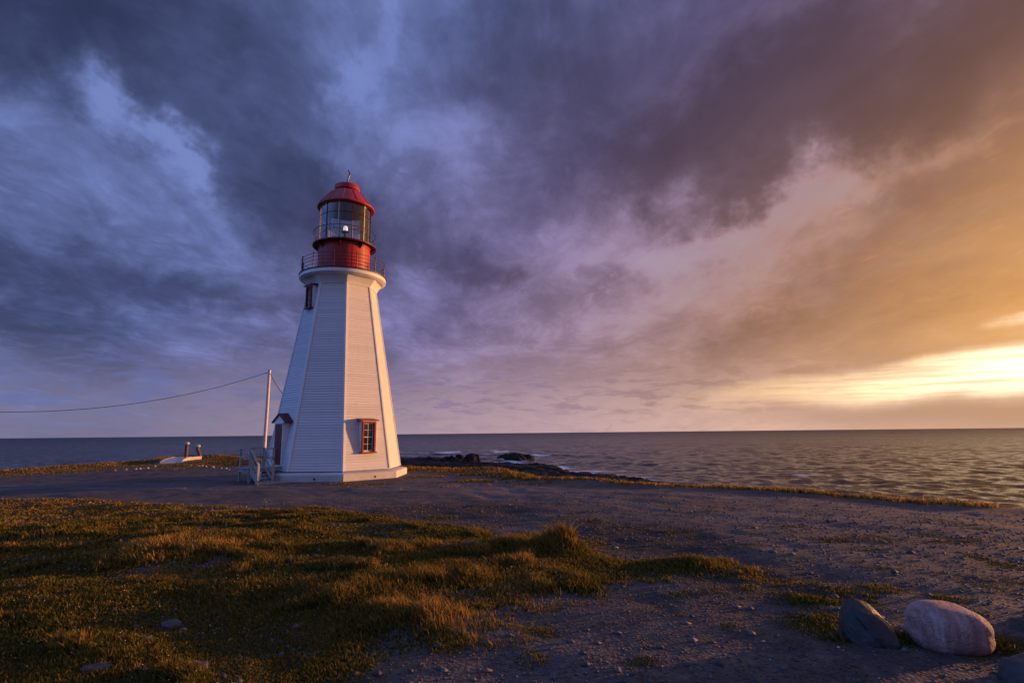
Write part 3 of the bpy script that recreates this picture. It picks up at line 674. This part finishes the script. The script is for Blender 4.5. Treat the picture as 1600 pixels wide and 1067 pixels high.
# ================================================================== DOOR STEPS
LZ = .13
nF, tF = face_frame(-2); ap0 = rad_at(LZ - Z0) * math.cos(math.pi / 8)
base = Vector(TOWER) + nF * (ap0 + .05)
def zg(x, y): return float(land_z(np.array([x]), np.array([y]))[0])
stairs = empty('wooden_steps', (base.x, base.y, -.58), 'grey wooden landing with railings and steps at the lighthouse door', 'steps')
def S(nn, tt, z): p = nF * nn + tF * tt; return Vector((p.x, p.y, z + .58))
ax = (tF, nF, up)
TW = .70; N1 = 1.55; NS = .85
for i in range(6):
    MB().box(S(.26 + i * .262, 0, LZ - .02), (2 * TW + .04, .245, .04), ax).build('deck_plank', M['wood'], stairs)
for tt in (-TW + .03, TW - .03): MB().box(S(.85, tt, LZ - .125), (.05, 1.4, .16), ax).build('joist', M['wood'], stairs)
MB().box(S(N1 + .06, 0, LZ - .125), (2 * TW + .04, .04, .17), ax).build('joist', M['wood'], stairs)
for nn, tt in ((N1, -TW + .06), (N1, TW - .06), (NS, TW - .06), (.42, TW - .06), (.42, -TW + .06), (NS + .1, -TW + .06)):
    p = base + nF * nn + tF * tt; gzv = zg(p.x, p.y)
    MB().box(S(nn, tt, (gzv - .1 + LZ + .93) / 2), (.085, .085, LZ + .93 - gzv + .1), ax).build('post', M['wood'], stairs)
for z, top in ((LZ + .93, True), (LZ + .48, False)):
    wd, hh_ = (.11, .05) if top else (.04, .10)
    MB().bar(S(N1 + .02, -TW, z), S(N1 + .02, TW, z), wd, hh_).build('rail', M['wood'], stairs)
    MB().bar(S(.36, -TW + .06, z + .001), S(N1 - .05, -TW + .06, z + .001), wd, hh_).build('rail', M['wood'], stairs)
    MB().bar(S(.36, TW - .06, z - .001), S(NS + .05, TW - .06, z - .001), wd, hh_).build('rail', M['wood'], stairs)
RUN = 1.05; TB = TW + RUN
gb = zg(*(base + nF * 1.2 + tF * TB).to_2d())
for nn in (NS, N1):
    MB().bar(S(nn, TW - .02, LZ - .10), S(nn, TB, gb + .08), .05, .24).build('stringer', M['wood'], stairs)
    MB().box(S(nn, TB - .02, gb + .41), (.09, .09, 1.02), ax).build('newel_post', M['wood'], stairs)
    MB().bar(S(nn, TW - .06, LZ + .93), S(nn, TB, gb + .90), .10, .05).build('stair_rail', M['wood'], stairs)
    MB().bar(S(nn, TW - .06, LZ + .50), S(nn, TB, gb + .45), .04, .10).build('stair_rail', M['wood'], stairs)
NT_ = 4
for i in range(NT_):
    f_ = (i + 1) / (NT_ + .6); z = LZ + (gb - LZ) * f_; tt = TW + RUN * (i + .55) / NT_
    MB().box(S((NS + N1) / 2, tt, z), (.27, N1 - NS - .05, .045), ax).build('tread', M['wood'], stairs)
MB().box(S(.95, TB + .22, gb + .03), (.30, 1.5, .07), ax).build('foot_board', M['wood'], stairs)

# ================================================================== UTILITY POLE AND WIRES
px_, py_ = -16.9, 37.2
pz = zg(px_, py_)
d = px_dir(422, 578); top_z = CAM_Z + d.z * (py_ / d.y); px_ = d.x * (py_ / d.y) - .03
pole = empty('utility_pole', (px_, py_, pz), 'slender pale wooden utility pole standing behind the steps', 'pole')
H = top_z - pz
MB().tube([(-.05, 0, -.4), (-.04, 0, 0), (-.01, 0, H * .6), (0, 0, H)], [.125, .122, .105, .09], 14).build('shaft', M['pole'], pole)
MB().tube([(0, 0, H), (0, 0, H + .03), (0, 0, H + .06)], [.10, .10, .05], 14).build('cap', M['stonewhite'], pole)
MB().tube([(-.22, 0, H - .18), (.0, 0, H - .18)], .02, 6).build('bracket', M['black'], pole)
MB().tube([(-.26, 0, H - .18), (-.22, 0, H - .18), (-.20, 0, H - .18)], [.02, .045, .03], 8).build('insulator', M['black'], pole)
pt = Vector((px_, py_, top_z))
# long cable leaving to the left
e1 = px_dir(0, 643); Y1 = 30.0; far = Vector((e1.x * Y1 / e1.y, Y1, CAM_Z + e1.z * Y1 / e1.y))
a_ = pt + Vector((-.25, 0, -.18)); dirc = Vector((far.x - a_.x, far.y - a_.y)); 
pts = []
for i in range(41):
    s_ = i / 40 * 2.0; x = a_.x + dirc.x * s_; y = a_.y + dirc.y * s_
    z = a_.z + (far.z - a_.z) * (2 * s_ - s_ * s_) * 1.0
    pts.append((x, y, z))
wire = MB().tube(pts, .016, 6).build('overhead_cable', M['wire']); tag(wire, 'long sagging black cable running left from the pole top', 'cable')
tgt = Vector(TOWER) + loc_pt(-3, 3.6 - Z0, -.1, .03, 3.6 - Z0)
e2 = px_dir(443, 608); 
pts = []
for i in range(21):
    s_ = i / 20; p = (pt + Vector((.05, 0, -.22))).lerp(tgt, s_); p.z -= .35 * 4 * s_ * (1 - s_) * .5; pts.append(p)
wire = MB().tube(pts, .018, 6).build('service_drop', M['wire']); tag(wire, 'short black wire dropping from the pole top to the tower', 'cable')

# ================================================================== ROCKS
def hull_rock(pts, mat_, name, sub=3, amp=.03, freq=3.0, loc=(0, 0, 0), rotz=0.0, seed=0, bevel=.04, smooth=True):
    bm = bmesh.new()
    for p in pts: bm.verts.new(p)
    r_ = bmesh.ops.convex_hull(bm, input=bm.verts); bmesh.ops.delete(bm, geom=[v for v in bm.verts if not v.link_faces], context='VERTS')
    if bevel: bmesh.ops.bevel(bm, geom=bm.edges[:] , offset=bevel, segments=1, affect='EDGES', profile=.5)
    bmesh.ops.triangulate(bm, faces=bm.faces)
    for i in range(sub):
        L = [e for e in bm.edges if e.calc_length() > max((max(p) for p in pts)) * .9 / 2 ** i * .30]
        if L: bmesh.ops.subdivide_edges(bm, edges=L, cuts=1, use_grid_fill=True)
        bmesh.ops.triangulate(bm, faces=bm.faces)
    bm.normal_update(); V = np.array([v.co for v in bm.verts]); N = np.array([v.normal for v in bm.verts])
    dsp = (fbm(V[:, 0] * freq + V[:, 2] * freq * .7, V[:, 1] * freq - V[:, 2] * freq * .6, 200 + seed, 4, .55) - .5) * 2 * amp
    V2 = V + N * dsp[:, None]
    for v, c in zip(bm.verts, V2): v.co = c
    me = bpy.data.meshes.new(name); bm.to_mesh(me); bm.free(); me.materials.append(mat_)
    if smooth: me.polygons.foreach_set('use_smooth', np.ones(len(me.polygons), bool))
    o = bpy.data.objects.new(name, me); COL.objects.link(o); o.location = loc; o.rotation_euler[2] = rotz
    return o
# pink banded boulder
m, t, b = mat('pink_banded_granite'); M['pink'] = m
Pp = t.node('ShaderNodeTexCoord').outputs['Object']
mp = t.node('ShaderNodeMapping', {'Vector': Pp, 'Rotation': (0, R(28), R(15)), 'Scale': (1, .4, .22)}).outputs[0]
bn = t.noise(mp, 13, 6, .6, .8); sp = t.noise(Pp, 60, 4, .6); bl = t.noise(Pp, 4, 5, .6, .5)
cc = t.ramp(bn, [(.30, (.20, .10, .095)), (.45, (.34, .19, .17)), (.55, (.42, .26, .24)), (.68, (.52, .38, .36))])
cc = t.mix(t.rng(bl, .55, .72), cc, (.19, .10, .10)); cc = t.mix(t.rng(sp, .55, .75, 0, .35), cc, (.12, .08, .08))
t.put(b.inputs['Base Color'], cc); b.inputs['Roughness'].default_value = .75
crk = t.node('ShaderNodeTexVoronoi', {'Vector': t.vmath('ADD', Pp, t.vmath('SCALE', t.noise(Pp, 6, 4, .6, 0, 'Color'), .25)), 'Scale': 4.5}, feature='DISTANCE_TO_EDGE').outputs[0]
bp = t.node('ShaderNodeBump', {'Strength': .8, 'Distance': .02, 'Height': t.math('ADD', t.math('ADD', t.math('MULTIPLY', bn, .8), t.math('MULTIPLY', sp, .8)), t.rng(crk, 0, .03, -.5, 0))}); t.put(b.inputs['Normal'], bp.outputs[0])
M['darkrock'] = simple('dark_blue_grey_rock', (.014, .015, .020), .55, .35, 5, 1.0, 22, c2=(.036, .035, .04), thresh=(.52, .64), spec=.6)
M['greyrock'] = simple('grey_fieldstone', (.065, .06, .066), .8, .3, 6, .9, 26)
bxp, byp = px_ground(1503, 1014)
bm = bmesh.new(); bmesh.ops.create_icosphere(bm, subdivisions=5, radius=1.0)
V = np.array([v.co for v in bm.verts])
e_ = 2.7; nrm = (np.abs(V) ** e_).sum(1) ** (1 / e_); V = V / nrm[:, None]
V = V * np.array([.385, .27, .235]) 
V[:, 0] *= 1 - .10 * (V[:, 2] / .235) * (V[:, 0] < 0); V[:, 2] -= .02 * np.clip(V[:, 2] / .12, 0, 1) * (V[:, 0] / .385)
V[:, 2] -= .035 * np.clip(V[:, 0] / .385 - .25, 0, 1) ** 1.5 * np.clip(V[:, 2] / .12, 0, 1)
dsp = (fbm(V[:, 0] * 4 + V[:, 2] * 3 + 5, V[:, 1] * 4 - V[:, 2] * 3, 301, 4) - .5) * .05
V *= (1 + dsp / .3)[:, None] * np.array([.74, .84, .775])
for v, c in zip(bm.verts, V): v.co = c
me = bpy.data.meshes.new('boulder'); bm.to_mesh(me); bm.free(); me.materials.append(M['pink']); me.polygons.foreach_set('use_smooth', np.ones(len(me.polygons), bool))
o = bpy.data.objects.new('boulder', me); COL.objects.link(o); o.location = (bxp, byp + .12, zg(bxp, byp + .12) + .125); o.rotation_euler = (0, R(1.5), R(-6))
tag(o, 'rounded pink banded boulder, largest of the rocks in the gravel', 'boulder', 'boulders beside the gravel')
dxp, dyp = px_ground(1373, 1008)
pts = [(-.27, -.08, -.08), (-.22, .20, -.08), (.22, .22, -.08), (.30, -.02, -.08), (.14, -.24, -.08), (-.08, -.22, -.08), (-.21, .0, .26), (-.16, .14, .34), (.0, .14, .365), (.10, .13, .32), (.19, .10, .22), (-.12, -.10, .27), (.04, -.12, .24), (.29, .03, .08), (-.06, -.22, .06), (.15, -.23, .05), (-.27, .02, .08)]
pts = [(a_ * .80, b_ * .86, c_ * .79) for a_, b_, c_ in pts]
o = hull_rock(pts, M['darkrock'], 'boulder', 3, .018, 11.0, (dxp, dyp + .12, zg(dxp, dyp + .12)), 0, 3, .02, False)
tag(o, 'jagged dark blue grey boulder left of the pink one', 'boulder', 'boulders beside the gravel')
exp_, eyp = px_ground(1622, 1062)
pts = [(-.22, -.16, -.1), (.25, -.2, -.1), (.28, .2, -.1), (-.2, .22, -.1), (-.19, -.12, .13), (.2, -.15, .20), (.22, .16, .22), (-.12, .16, .18), (-.24, .02, .05)]
o = hull_rock(pts, M['greyrock'], 'boulder', 3, .03, 5.0, (exp_, eyp - .02, zg(exp_, eyp) - .06), .2, 5, .03)
tag(o, 'grey rock cut off by the bottom right corner', 'boulder', 'boulders beside the gravel')
fxp, fyp = px_ground(1605, 992)
pts = [(-.26, -.16, -.1), (.35, -.2, -.1), (.38, .2, -.1), (-.2, .22, -.1), (-.16, -.10, .06), (.2, -.15, .14), (.22, .16, .16), (-.06, .16, .12), (-.28, .02, .0)]
o = hull_rock(pts, M['darkrock'], 'boulder', 3, .035, 8.0, (fxp + .20, fyp + .16, zg(fxp, fyp + .2) - .05), 0, 6, .03)
tag(o, 'dark rock half out of frame, right of the pink boulder', 'boulder', 'boulders beside the gravel')
# flat stones showing through the turf
for i, (px, py, s_, lb) in enumerate(((268, 986, .10, 'flat pale stone showing through the turf, middle of the lawn'), (152, 1060, .09, 'pale stone at the bottom edge of the lawn, far left'), (305, 1060, .09, 'pale stone at the bottom edge of the lawn below the flat middle stone'), (738, 857, .20, 'weathered flat stone in the grass left of the tall tuft'), (690, 858, .18, 'small flat stone left of the weathered one in the grass'))):
    x, y = px_ground(px, py); pts = [(math.cos(a) * s_ * random.uniform(.8, 1.2), math.sin(a) * s_ * random.uniform(.6, 1), z) for a in np.linspace(0, 5.6, 8) for z in (-.06, random.uniform(.01, .03))]
    o = hull_rock(pts, M['greyrock'], 'flat_stone', 2, .012, 9.0, (x, y, zg(x, y) + .012), random.random() * 3, 20 + i, .004)
    tag(o, lb, 'stone', 'flat stones in the turf')

# rocks standing out of the surf
def sea_rock(px, py, wpx, hpx, depth, seed, lb, flat=1.0, peak=.5):
    x, y = px_level(px, py, SEA); s_ = y / 858.97; W = wpx * s_ / 2; Hh = hpx * s_ * (1.05 if px < 760 else .75)
    rg = random.Random(seed); pts = []
    for a in np.linspace(0, 6.28, 11)[:-1]:
        rr = rg.uniform(.82, 1.1); pts.append((math.cos(a) * W * rr, math.sin(a) * depth * rr, -1.2)); pts.append((math.cos(a) * W * rr * .93, math.sin(a) * depth * rr * .93, Hh * rg.uniform(.05, .3)))
        pts.append((math.cos(a) * W * rr * rg.uniform(.25, .75) * flat, math.sin(a) * depth * rr * .6, Hh * rg.uniform(.35, 1.0)))
    o = hull_rock(pts, M['shore'], 'sea_rock', 4, .50 * min(1.6, Hh), .9, (x, y + depth * .7, SEA), 0, seed, .1, False)
    tag(o, lb, 'rock', 'dark rocks along the shore'); return o
for a in ((735, 734, 38, 24, 3.2, 401, 'tallest black rock at the point, right end of its cluster'), (700, 733, 48, 20, 3.5, 402, 'long low black rock left of the tallest rock at the point'),
          (668, 734, 36, 16, 3.0, 403, 'low black rock nearest the tower, left end of the cluster'), (716, 728, 30, 19, 2.6, 404, 'black rock behind and left of the tallest rock'), (752, 733, 14, 9, 2.0, 405, 'small black rock just right of the tallest rock'),
          (655, 724, 26, 7, 3.5, 406, 'flat black ledge in the surf behind the tower base'), (835, 737, 60, 13, 4.5, 407, 'broad dark rock sloping into the surf near the shore'), (802, 719, 68, 12, 8.0, 408, 'flat dark islet lying farthest out in the surf'),
          (646, 731, 22, 8, 2.4, 411, 'low jagged rock just right of the tower base, closest to it'), (686, 726, 26, 9, 3.0, 412, 'dark rock between the low cluster and the surf line'), (768, 736, 26, 8, 2.6, 413, 'small dark rock in the gap right of the tallest rock'), (920, 752, 40, 5, 2.5, 414, 'thin dark ledge awash at the right end of the shelf'),
          (783, 740, 34, 8, 2.5, 409, 'low dark rock at the foot of the grassy bank'), (885, 746, 54, 7, 3.0, 410, 'low dark ledge at the waterline right of the broad rock')):
    sea_rock(*a, flat=1.25 if a[2] > 50 else 1.0)

# whitewashed stones along the far gravel edge
places = [(180, 734.6), (197, 733), (212, 732.7), (219, 732), (231, 730.5), (242, 728), (298, 726), (311, 727), (316, 727), (322, 728), (333, 729), (346, 730.5), (353, 731), (358.5, 732)]
words = ['leftmost of all the whitewashed edging stones', 'second whitewashed edging stone from the left', 'third whitewashed edging stone from the left', 'fourth whitewashed edging stone from the left', 'fifth whitewashed edging stone from the left', 'last whitewashed edging stone left of the pale walkway',
         'first whitewashed edging stone right of the pale walkway', 'second whitewashed edging stone right of the pale walkway', 'third whitewashed edging stone right of the pale walkway', 'fourth whitewashed edging stone right of the pale walkway', 'fifth whitewashed edging stone right of the pale walkway', 'third whitewashed edging stone from the right end', 'second whitewashed edging stone from the right end', 'rightmost whitewashed edging stone, nearest the wooden steps']
for i, ((px, py), lb) in enumerate(zip(places, words)):
    x, y = px_ground(px, py + .8); s_ = random.uniform(.07, .12) * y / 45
    pts = [(math.cos(a) * s_ * random.uniform(.8, 1.2), math.sin(a) * s_ * random.uniform(.7, 1), z * s_) for a in np.linspace(0, 5.5, 7) for z in (-.5, .5)] + [(0, 0, s_ * 1.1)]
    o = hull_rock(pts, M['stonewhite'], 'edging_stone', 1, .01, 6, (x, y, zg(x, y) + .02), random.random() * 3, 30 + i, .02); tag(o, lb, 'stone', 'whitewashed stones edging the gravel')

# ================================================================== WALKWAY AND POSTS ON THE HEADLAND
wl = [(px_ground(269, 722.5)), (px_ground(275, 719)), (px_ground(286, 715.5)), (px_ground(300, 713.6)), (px_ground(318, 712.6))]
wl = [(-32.6, 53.6), (-34.1, 56.0), (-35.4, 58.5), (-36.4, 61.0), (-36.8, 62.5)]
walk = empty('walkway', (wl[0][0], wl[0][1], zg(*wl[0])), 'pale concrete walkway with raised white kerbs on the headland', 'walkway')
def ribbon(path, off0, off1, z0, z1, lift=0.0):
    mb = MB(); rows_ = []
    for i, (x, y) in enumerate(path):
        a_ = path[max(i - 1, 0)]; b_ = path[min(i + 1, len(path) - 1)]; tv_ = Vector((b_[0] - a_[0], b_[1] - a_[1], 0)).normalized(); s_ = Vector((tv_.y, -tv_.x, 0))
        zt = walk_z[i] ; c = Vector((x - wl[0][0], y - wl[0][1], zt - walk.location.z))
        rows_.append([c + s_ * off0 + Vector((0, 0, z0)), c + s_ * off1 + Vector((0, 0, z0)), c + s_ * off1 + Vector((0, 0, z1)), c + s_ * off0 + Vector((0, 0, z1))])
    vs = [p for r_ in rows_ for p in r_]; fs = [(0, 1, 2, 3), tuple(len(vs) - 4 + i for i in (3, 2, 1, 0))]
    for i in range(len(rows_) - 1): fs += [(4 * i + k_, 4 * i + (k_ + 1) % 4, 4 * i + 4 + (k_ + 1) % 4, 4 * i + 4 + k_) for k_ in range(4)]
    return mb.add(vs, fs)
walk_z = [-.86, -.82, -.76, -.70, -.68]
ribbon(wl, -.75, .75, -.6, .10).build('slab', M['slab'], walk)
for s_ in (-1, 1): ribbon(wl, s_ * .86 - .10, s_ * .86 + .10, -.62, .13).build('kerb', M['stonewhite'], walk)
arm = [(-35.5, 60.6), (-35.6, 61.6), (-35.4, 62.4), (-35.2, 63.2)]; walk_z = [-.72, -.70, -.69, -.68]
for px, py, yy, h, bend, lb in ((290.5, 713.5, 63.2, 1.42, 0.0, 'straight rusty brown post with a white cap beside the walkway'), (308, 712.2, 63.8, 1.05, .42, 'crooked rusty brown post with a white cap, right of the straight one')):
    d = px_dir(px, py); x = d.x * yy / d.y; z = CAM_Z + d.z * yy / d.y
    p_ = empty('marker_post', (x, yy, z), lb, 'post', 'capped posts on the headland')
    MB().tube([(0, 0, -.6), (.0 + bend * .9, 0, 0), (bend * .5, 0, h * .35), (0, 0, h * .62), (0, 0, h)], [.22, .20, .17, .18, .18], 10).build('shaft', M['post'], p_)
    MB().lathe([(0, h), (.26, h), (.27, h + .06), (.25, h + .20), (.12, h + .26), (0, h + .27)], 14).build('cap', M['stonewhite'], p_)
ribbon(arm, -.12, .12, -.5, .16).build('kerb', M['stonewhite'], walk)

# ================================================================== GRASS, FLOWERS, PEBBLES
def scatter(n, r0, r1, a0, a1, pw=1.0):
    u = RNG.random(n); r = r0 * (r1 / r0) ** (u ** pw); a = R(a0) + (R(a1) - R(a0)) * RNG.random(n)
    return r * np.sin(a), r * np.cos(a)
def blades(name, x, y, hgt, label, rim_dry=0.0):
    n = len(x); z = land_z(x, y) - .01; r = np.hypot(x, y)
    wdt = np.clip(.0011 * r, .0022, .04) * RNG.uniform(.7, 1.4, n)
    ya = RNG.uniform(0, 2 * np.pi, n); lean = RNG.uniform(.1, .75, n); la = R(250) + RNG.normal(0, 1.3, n)
    wx, wy = np.cos(ya) * wdt, np.sin(ya) * wdt; lx, ly = np.sin(la) * lean * hgt, np.cos(la) * lean * hgt
    v = np.empty((n, 5, 3))
    v[:, 0] = np.stack([x - wx, y - wy, z], 1); v[:, 1] = np.stack([x + wx, y + wy, z], 1)
    v[:, 2] = np.stack([x - wx * .8 + lx * .35, y - wy * .8 + ly * .35, z + hgt * .55], 1); v[:, 3] = np.stack([x + wx * .8 + lx * .35, y + wy * .8 + ly * .35, z + hgt * .55], 1)
    v[:, 4] = np.stack([x + lx, y + ly, z + hgt * (1 - .25 * lean)], 1)
    i = np.arange(n)[:, None] * 5
    f = np.concatenate([i + np.array([[0, 1, 3]]), i + np.array([[0, 3, 2]]), i + np.array([[2, 3, 4]])])
    g = fbm(x * .7, y * .7, 151); dry = np.clip(sst(.52, .74, g) * .38 + RNG.normal(0, .20, n) + sst(.10, .20, hgt) * .45 + rim_dry, 0, 1)[:, None]
    green = np.array([.040, .066, .013]); straw = np.array([.47, .265, .066])
    c = green * (1 - dry) + straw * dry; c = c * RNG.uniform(.6, 1.35, (n, 1))
    cv = np.repeat(c[:, None, :], 5, 1); tipc = straw * RNG.uniform(.6, 1.25, (n, 1)); gsh = np.clip(RNG.normal(.30, .25, (n, 1)), 0, 1)
    cv[:, 4] = c * (1 - gsh) + tipc * gsh; cv[:, 2] = c * (1 - gsh * .35) + tipc * gsh * .35; cv[:, 3] = cv[:, 2]
    cv = np.concatenate([cv, np.ones((n, 5, 1))], 2)
    o = mesh_np(name, v.reshape(-1, 3), f, M['blade'], attrs={'tint': ('FLOAT_COLOR', cv.reshape(-1, 4))})
    o['kind'] = 'stuff'; tag(o, label, 'grass'); return o
m, t, b = mat('grass_blade'); M['blade'] = m
at = t.node('ShaderNodeAttribute', attribute_name='tint').outputs['Color']
df = t.node('ShaderNodeBsdfDiffuse', {'Color': at}); tl = t.node('ShaderNodeBsdfTranslucent', {'Color': at}); mx = t.node('ShaderNodeMixShader', {0: .35})
t.l.new(df.outputs[0], mx.inputs[1]); t.l.new(tl.outputs[0], mx.inputs[2])
out = next(n for n in t.n if n.type == 'OUTPUT_MATERIAL'); t.l.new(mx.outputs[0], out.inputs[0])
def blade_h(x, y):
    h = .030 + .035 * sst(.38, .7, fbm(x * .9, y * .9, 161)) + .085 * sst(.56, .74, fbm(x * 1.7, y * 1.7, 167))
    for hx, hy, hr, hh in TUFTS: h = h + hh * 1.3 * np.exp(-((x - hx) ** 2 + (y - hy) ** 2) / (hr * hr))
    for hx, hy, hr, hh in HUMPS: h = h + (.05 + .35 * hh) * np.exp(-((x - hx) ** 2 + (y - hy) ** 2) / (hr * hr))
    return h
gxs, gys = scatter(760000, 2.6, 16, -52, 50, 1.0)
cov = grass_cover(gxs, gys); ins = poly_sd(gxs, gys, LAWN)
kp = RNG.random(len(gxs)) < cov
gxs, gys, ins = gxs[kp], gys[kp], ins[kp]
hh = blade_h(gxs, gys) * RNG.uniform(.55, 1.25, len(gxs)) * np.clip(sst(-.9, .1, ins), .38, 1)
blades('grass', gxs, gys, hh, 'rough dark green and straw turf spread across the foreground')
gxs, gys = scatter(320000, 15, 85, -50, 46, 1.0)
cov = grass_cover(gxs, gys); kp = (RNG.random(len(gxs)) < cov)
gxs, gys = gxs[kp], gys[kp]
hh = .8 * (.06 + (.05 + .13 * fbm(gxs * .8, gys * .8, 171)) * sst(5.5, 1.0, poly_sd(gxs, gys, LAND)) + .05 * sst(5, 9, gxs)) * RNG.uniform(.6, 1.3, len(gxs))
blades('rim_grass', gxs, gys, hh, 'golden rough grass along the far edge of the land', .25)

def octs(name, x, y, z, s, mat_, label, cat, squash=.7, cols=None):
    n = len(x); base_ = np.array([(1, 0, 0), (0, 1, 0), (-1, 0, 0), (0, -1, 0), (0, 0, 1), (0, 0, -1)], float)
    sc = RNG.uniform(.65, 1.35, (n, 6, 1)); ya = RNG.uniform(0, 6.28, n); ca, sa = np.cos(ya), np.sin(ya)
    v = base_[None] * sc * s[:, None, None]; v[:, :, 2] *= squash; v[:, :, 0] *= 1.25
    vx = v[:, :, 0] * ca[:, None] - v[:, :, 1] * sa[:, None]; vy = v[:, :, 0] * sa[:, None] + v[:, :, 1] * ca[:, None]
    v = np.stack([vx + x[:, None], vy + y[:, None], v[:, :, 2] + z[:, None]], 2)
    fc = np.array([(0, 1, 4), (1, 2, 4), (2, 3, 4), (3, 0, 4), (1, 0, 5), (2, 1, 5), (3, 2, 5), (0, 3, 5)])
    f = (np.arange(n)[:, None, None] * 6 + fc[None]).reshape(-1, 3)
    cv = np.concatenate([np.repeat(cols[:, None, :], 6, 1), np.ones((n, 6, 1))], 2)
    o = mesh_np(name, v.reshape(-1, 3), f, mat_, attrs={'tint': ('FLOAT_COLOR', cv.reshape(-1, 4))})
    o['kind'] = 'stuff'; tag(o, label, cat); return o
m, t, b = mat('pebble'); M['pebble'] = m
t.put(b.inputs['Base Color'], t.node('ShaderNodeAttribute', attribute_name='tint').outputs['Color']); b.inputs['Roughness'].default_value = .8
x, y = scatter(60000, 2.6, 20, -50, 50)
kp = (RNG.random(len(x)) > grass_cover(x, y) * 1.2) & (poly_sd(x, y, LAND) > .5) & (poly_sd(x, y, LAWN) < .1)
for hx, hy, hr, hh in DIPS[:2]: kp &= np.hypot(x - hx, y - hy) > hr * .9 * RNG.uniform(.6, 1.4, len(x))
for rt in ROUTES: kp &= (np.abs(line_d(x, y, rt) - .8) > .3) | (RNG.random(len(x)) < .25)
kp &= RNG.random(len(x)) < .25 + .75 * sst(.4, .6, fbm(x * .8, y * .8, 191))
s_ = RNG.uniform(.3, 1.0, len(x)) ** 3 * .019 * np.clip(np.hypot(x, y) / 7, .8, 1.5)
big_ = RNG.random(len(x)) < .010; s_ = np.where(big_, .018 + s_ * 1.6, s_)
v_ = RNG.uniform(.04, .115, len(x)); pale = RNG.random(len(x)) < .004
cols = np.stack([v_ * 1.04, v_ * .96, v_], 1); cols[pale] = np.array([.5, .48, .46])
octs('pebbles', x, y, land_z(x, y) + s_ * .2, s_, M['pebble'], 'loose grey pebbles strewn over the gravel', 'gravel', cols=cols)
x, y = scatter(3000, 2.8, 14, -48, 20)
kp = (poly_sd(x, y, LAWN) > .2) & (fbm(x * 1.1, y * 1.1, 181) > .47); x, y = x[kp], y[kp]
s_ = RNG.uniform(.003, .0065, len(x)) * np.clip(np.hypot(x, y) / 6, .9, 1.6)
octs('clover_flowers', x, y, land_z(x, y) + blade_h(x, y) * RNG.uniform(.6, 1.0, len(x)), s_, M['pebble'], 'tiny white clover heads dotted through the turf', 'flowers', .9, np.tile(np.array([[.42, .38, .32]]), (len(x), 1)))

# ------------------------------------------------------------------ render settings
scene.cycles.use_denoising = True
scene.cycles.max_bounces = 6; scene.cycles.diffuse_bounces = 2; scene.cycles.glossy_bounces = 3; scene.cycles.transparent_max_bounces = 12
scene.cycles.caustics_reflective = False; scene.cycles.caustics_refractive = False
scene.cycles.sample_clamp_indirect = 4.0
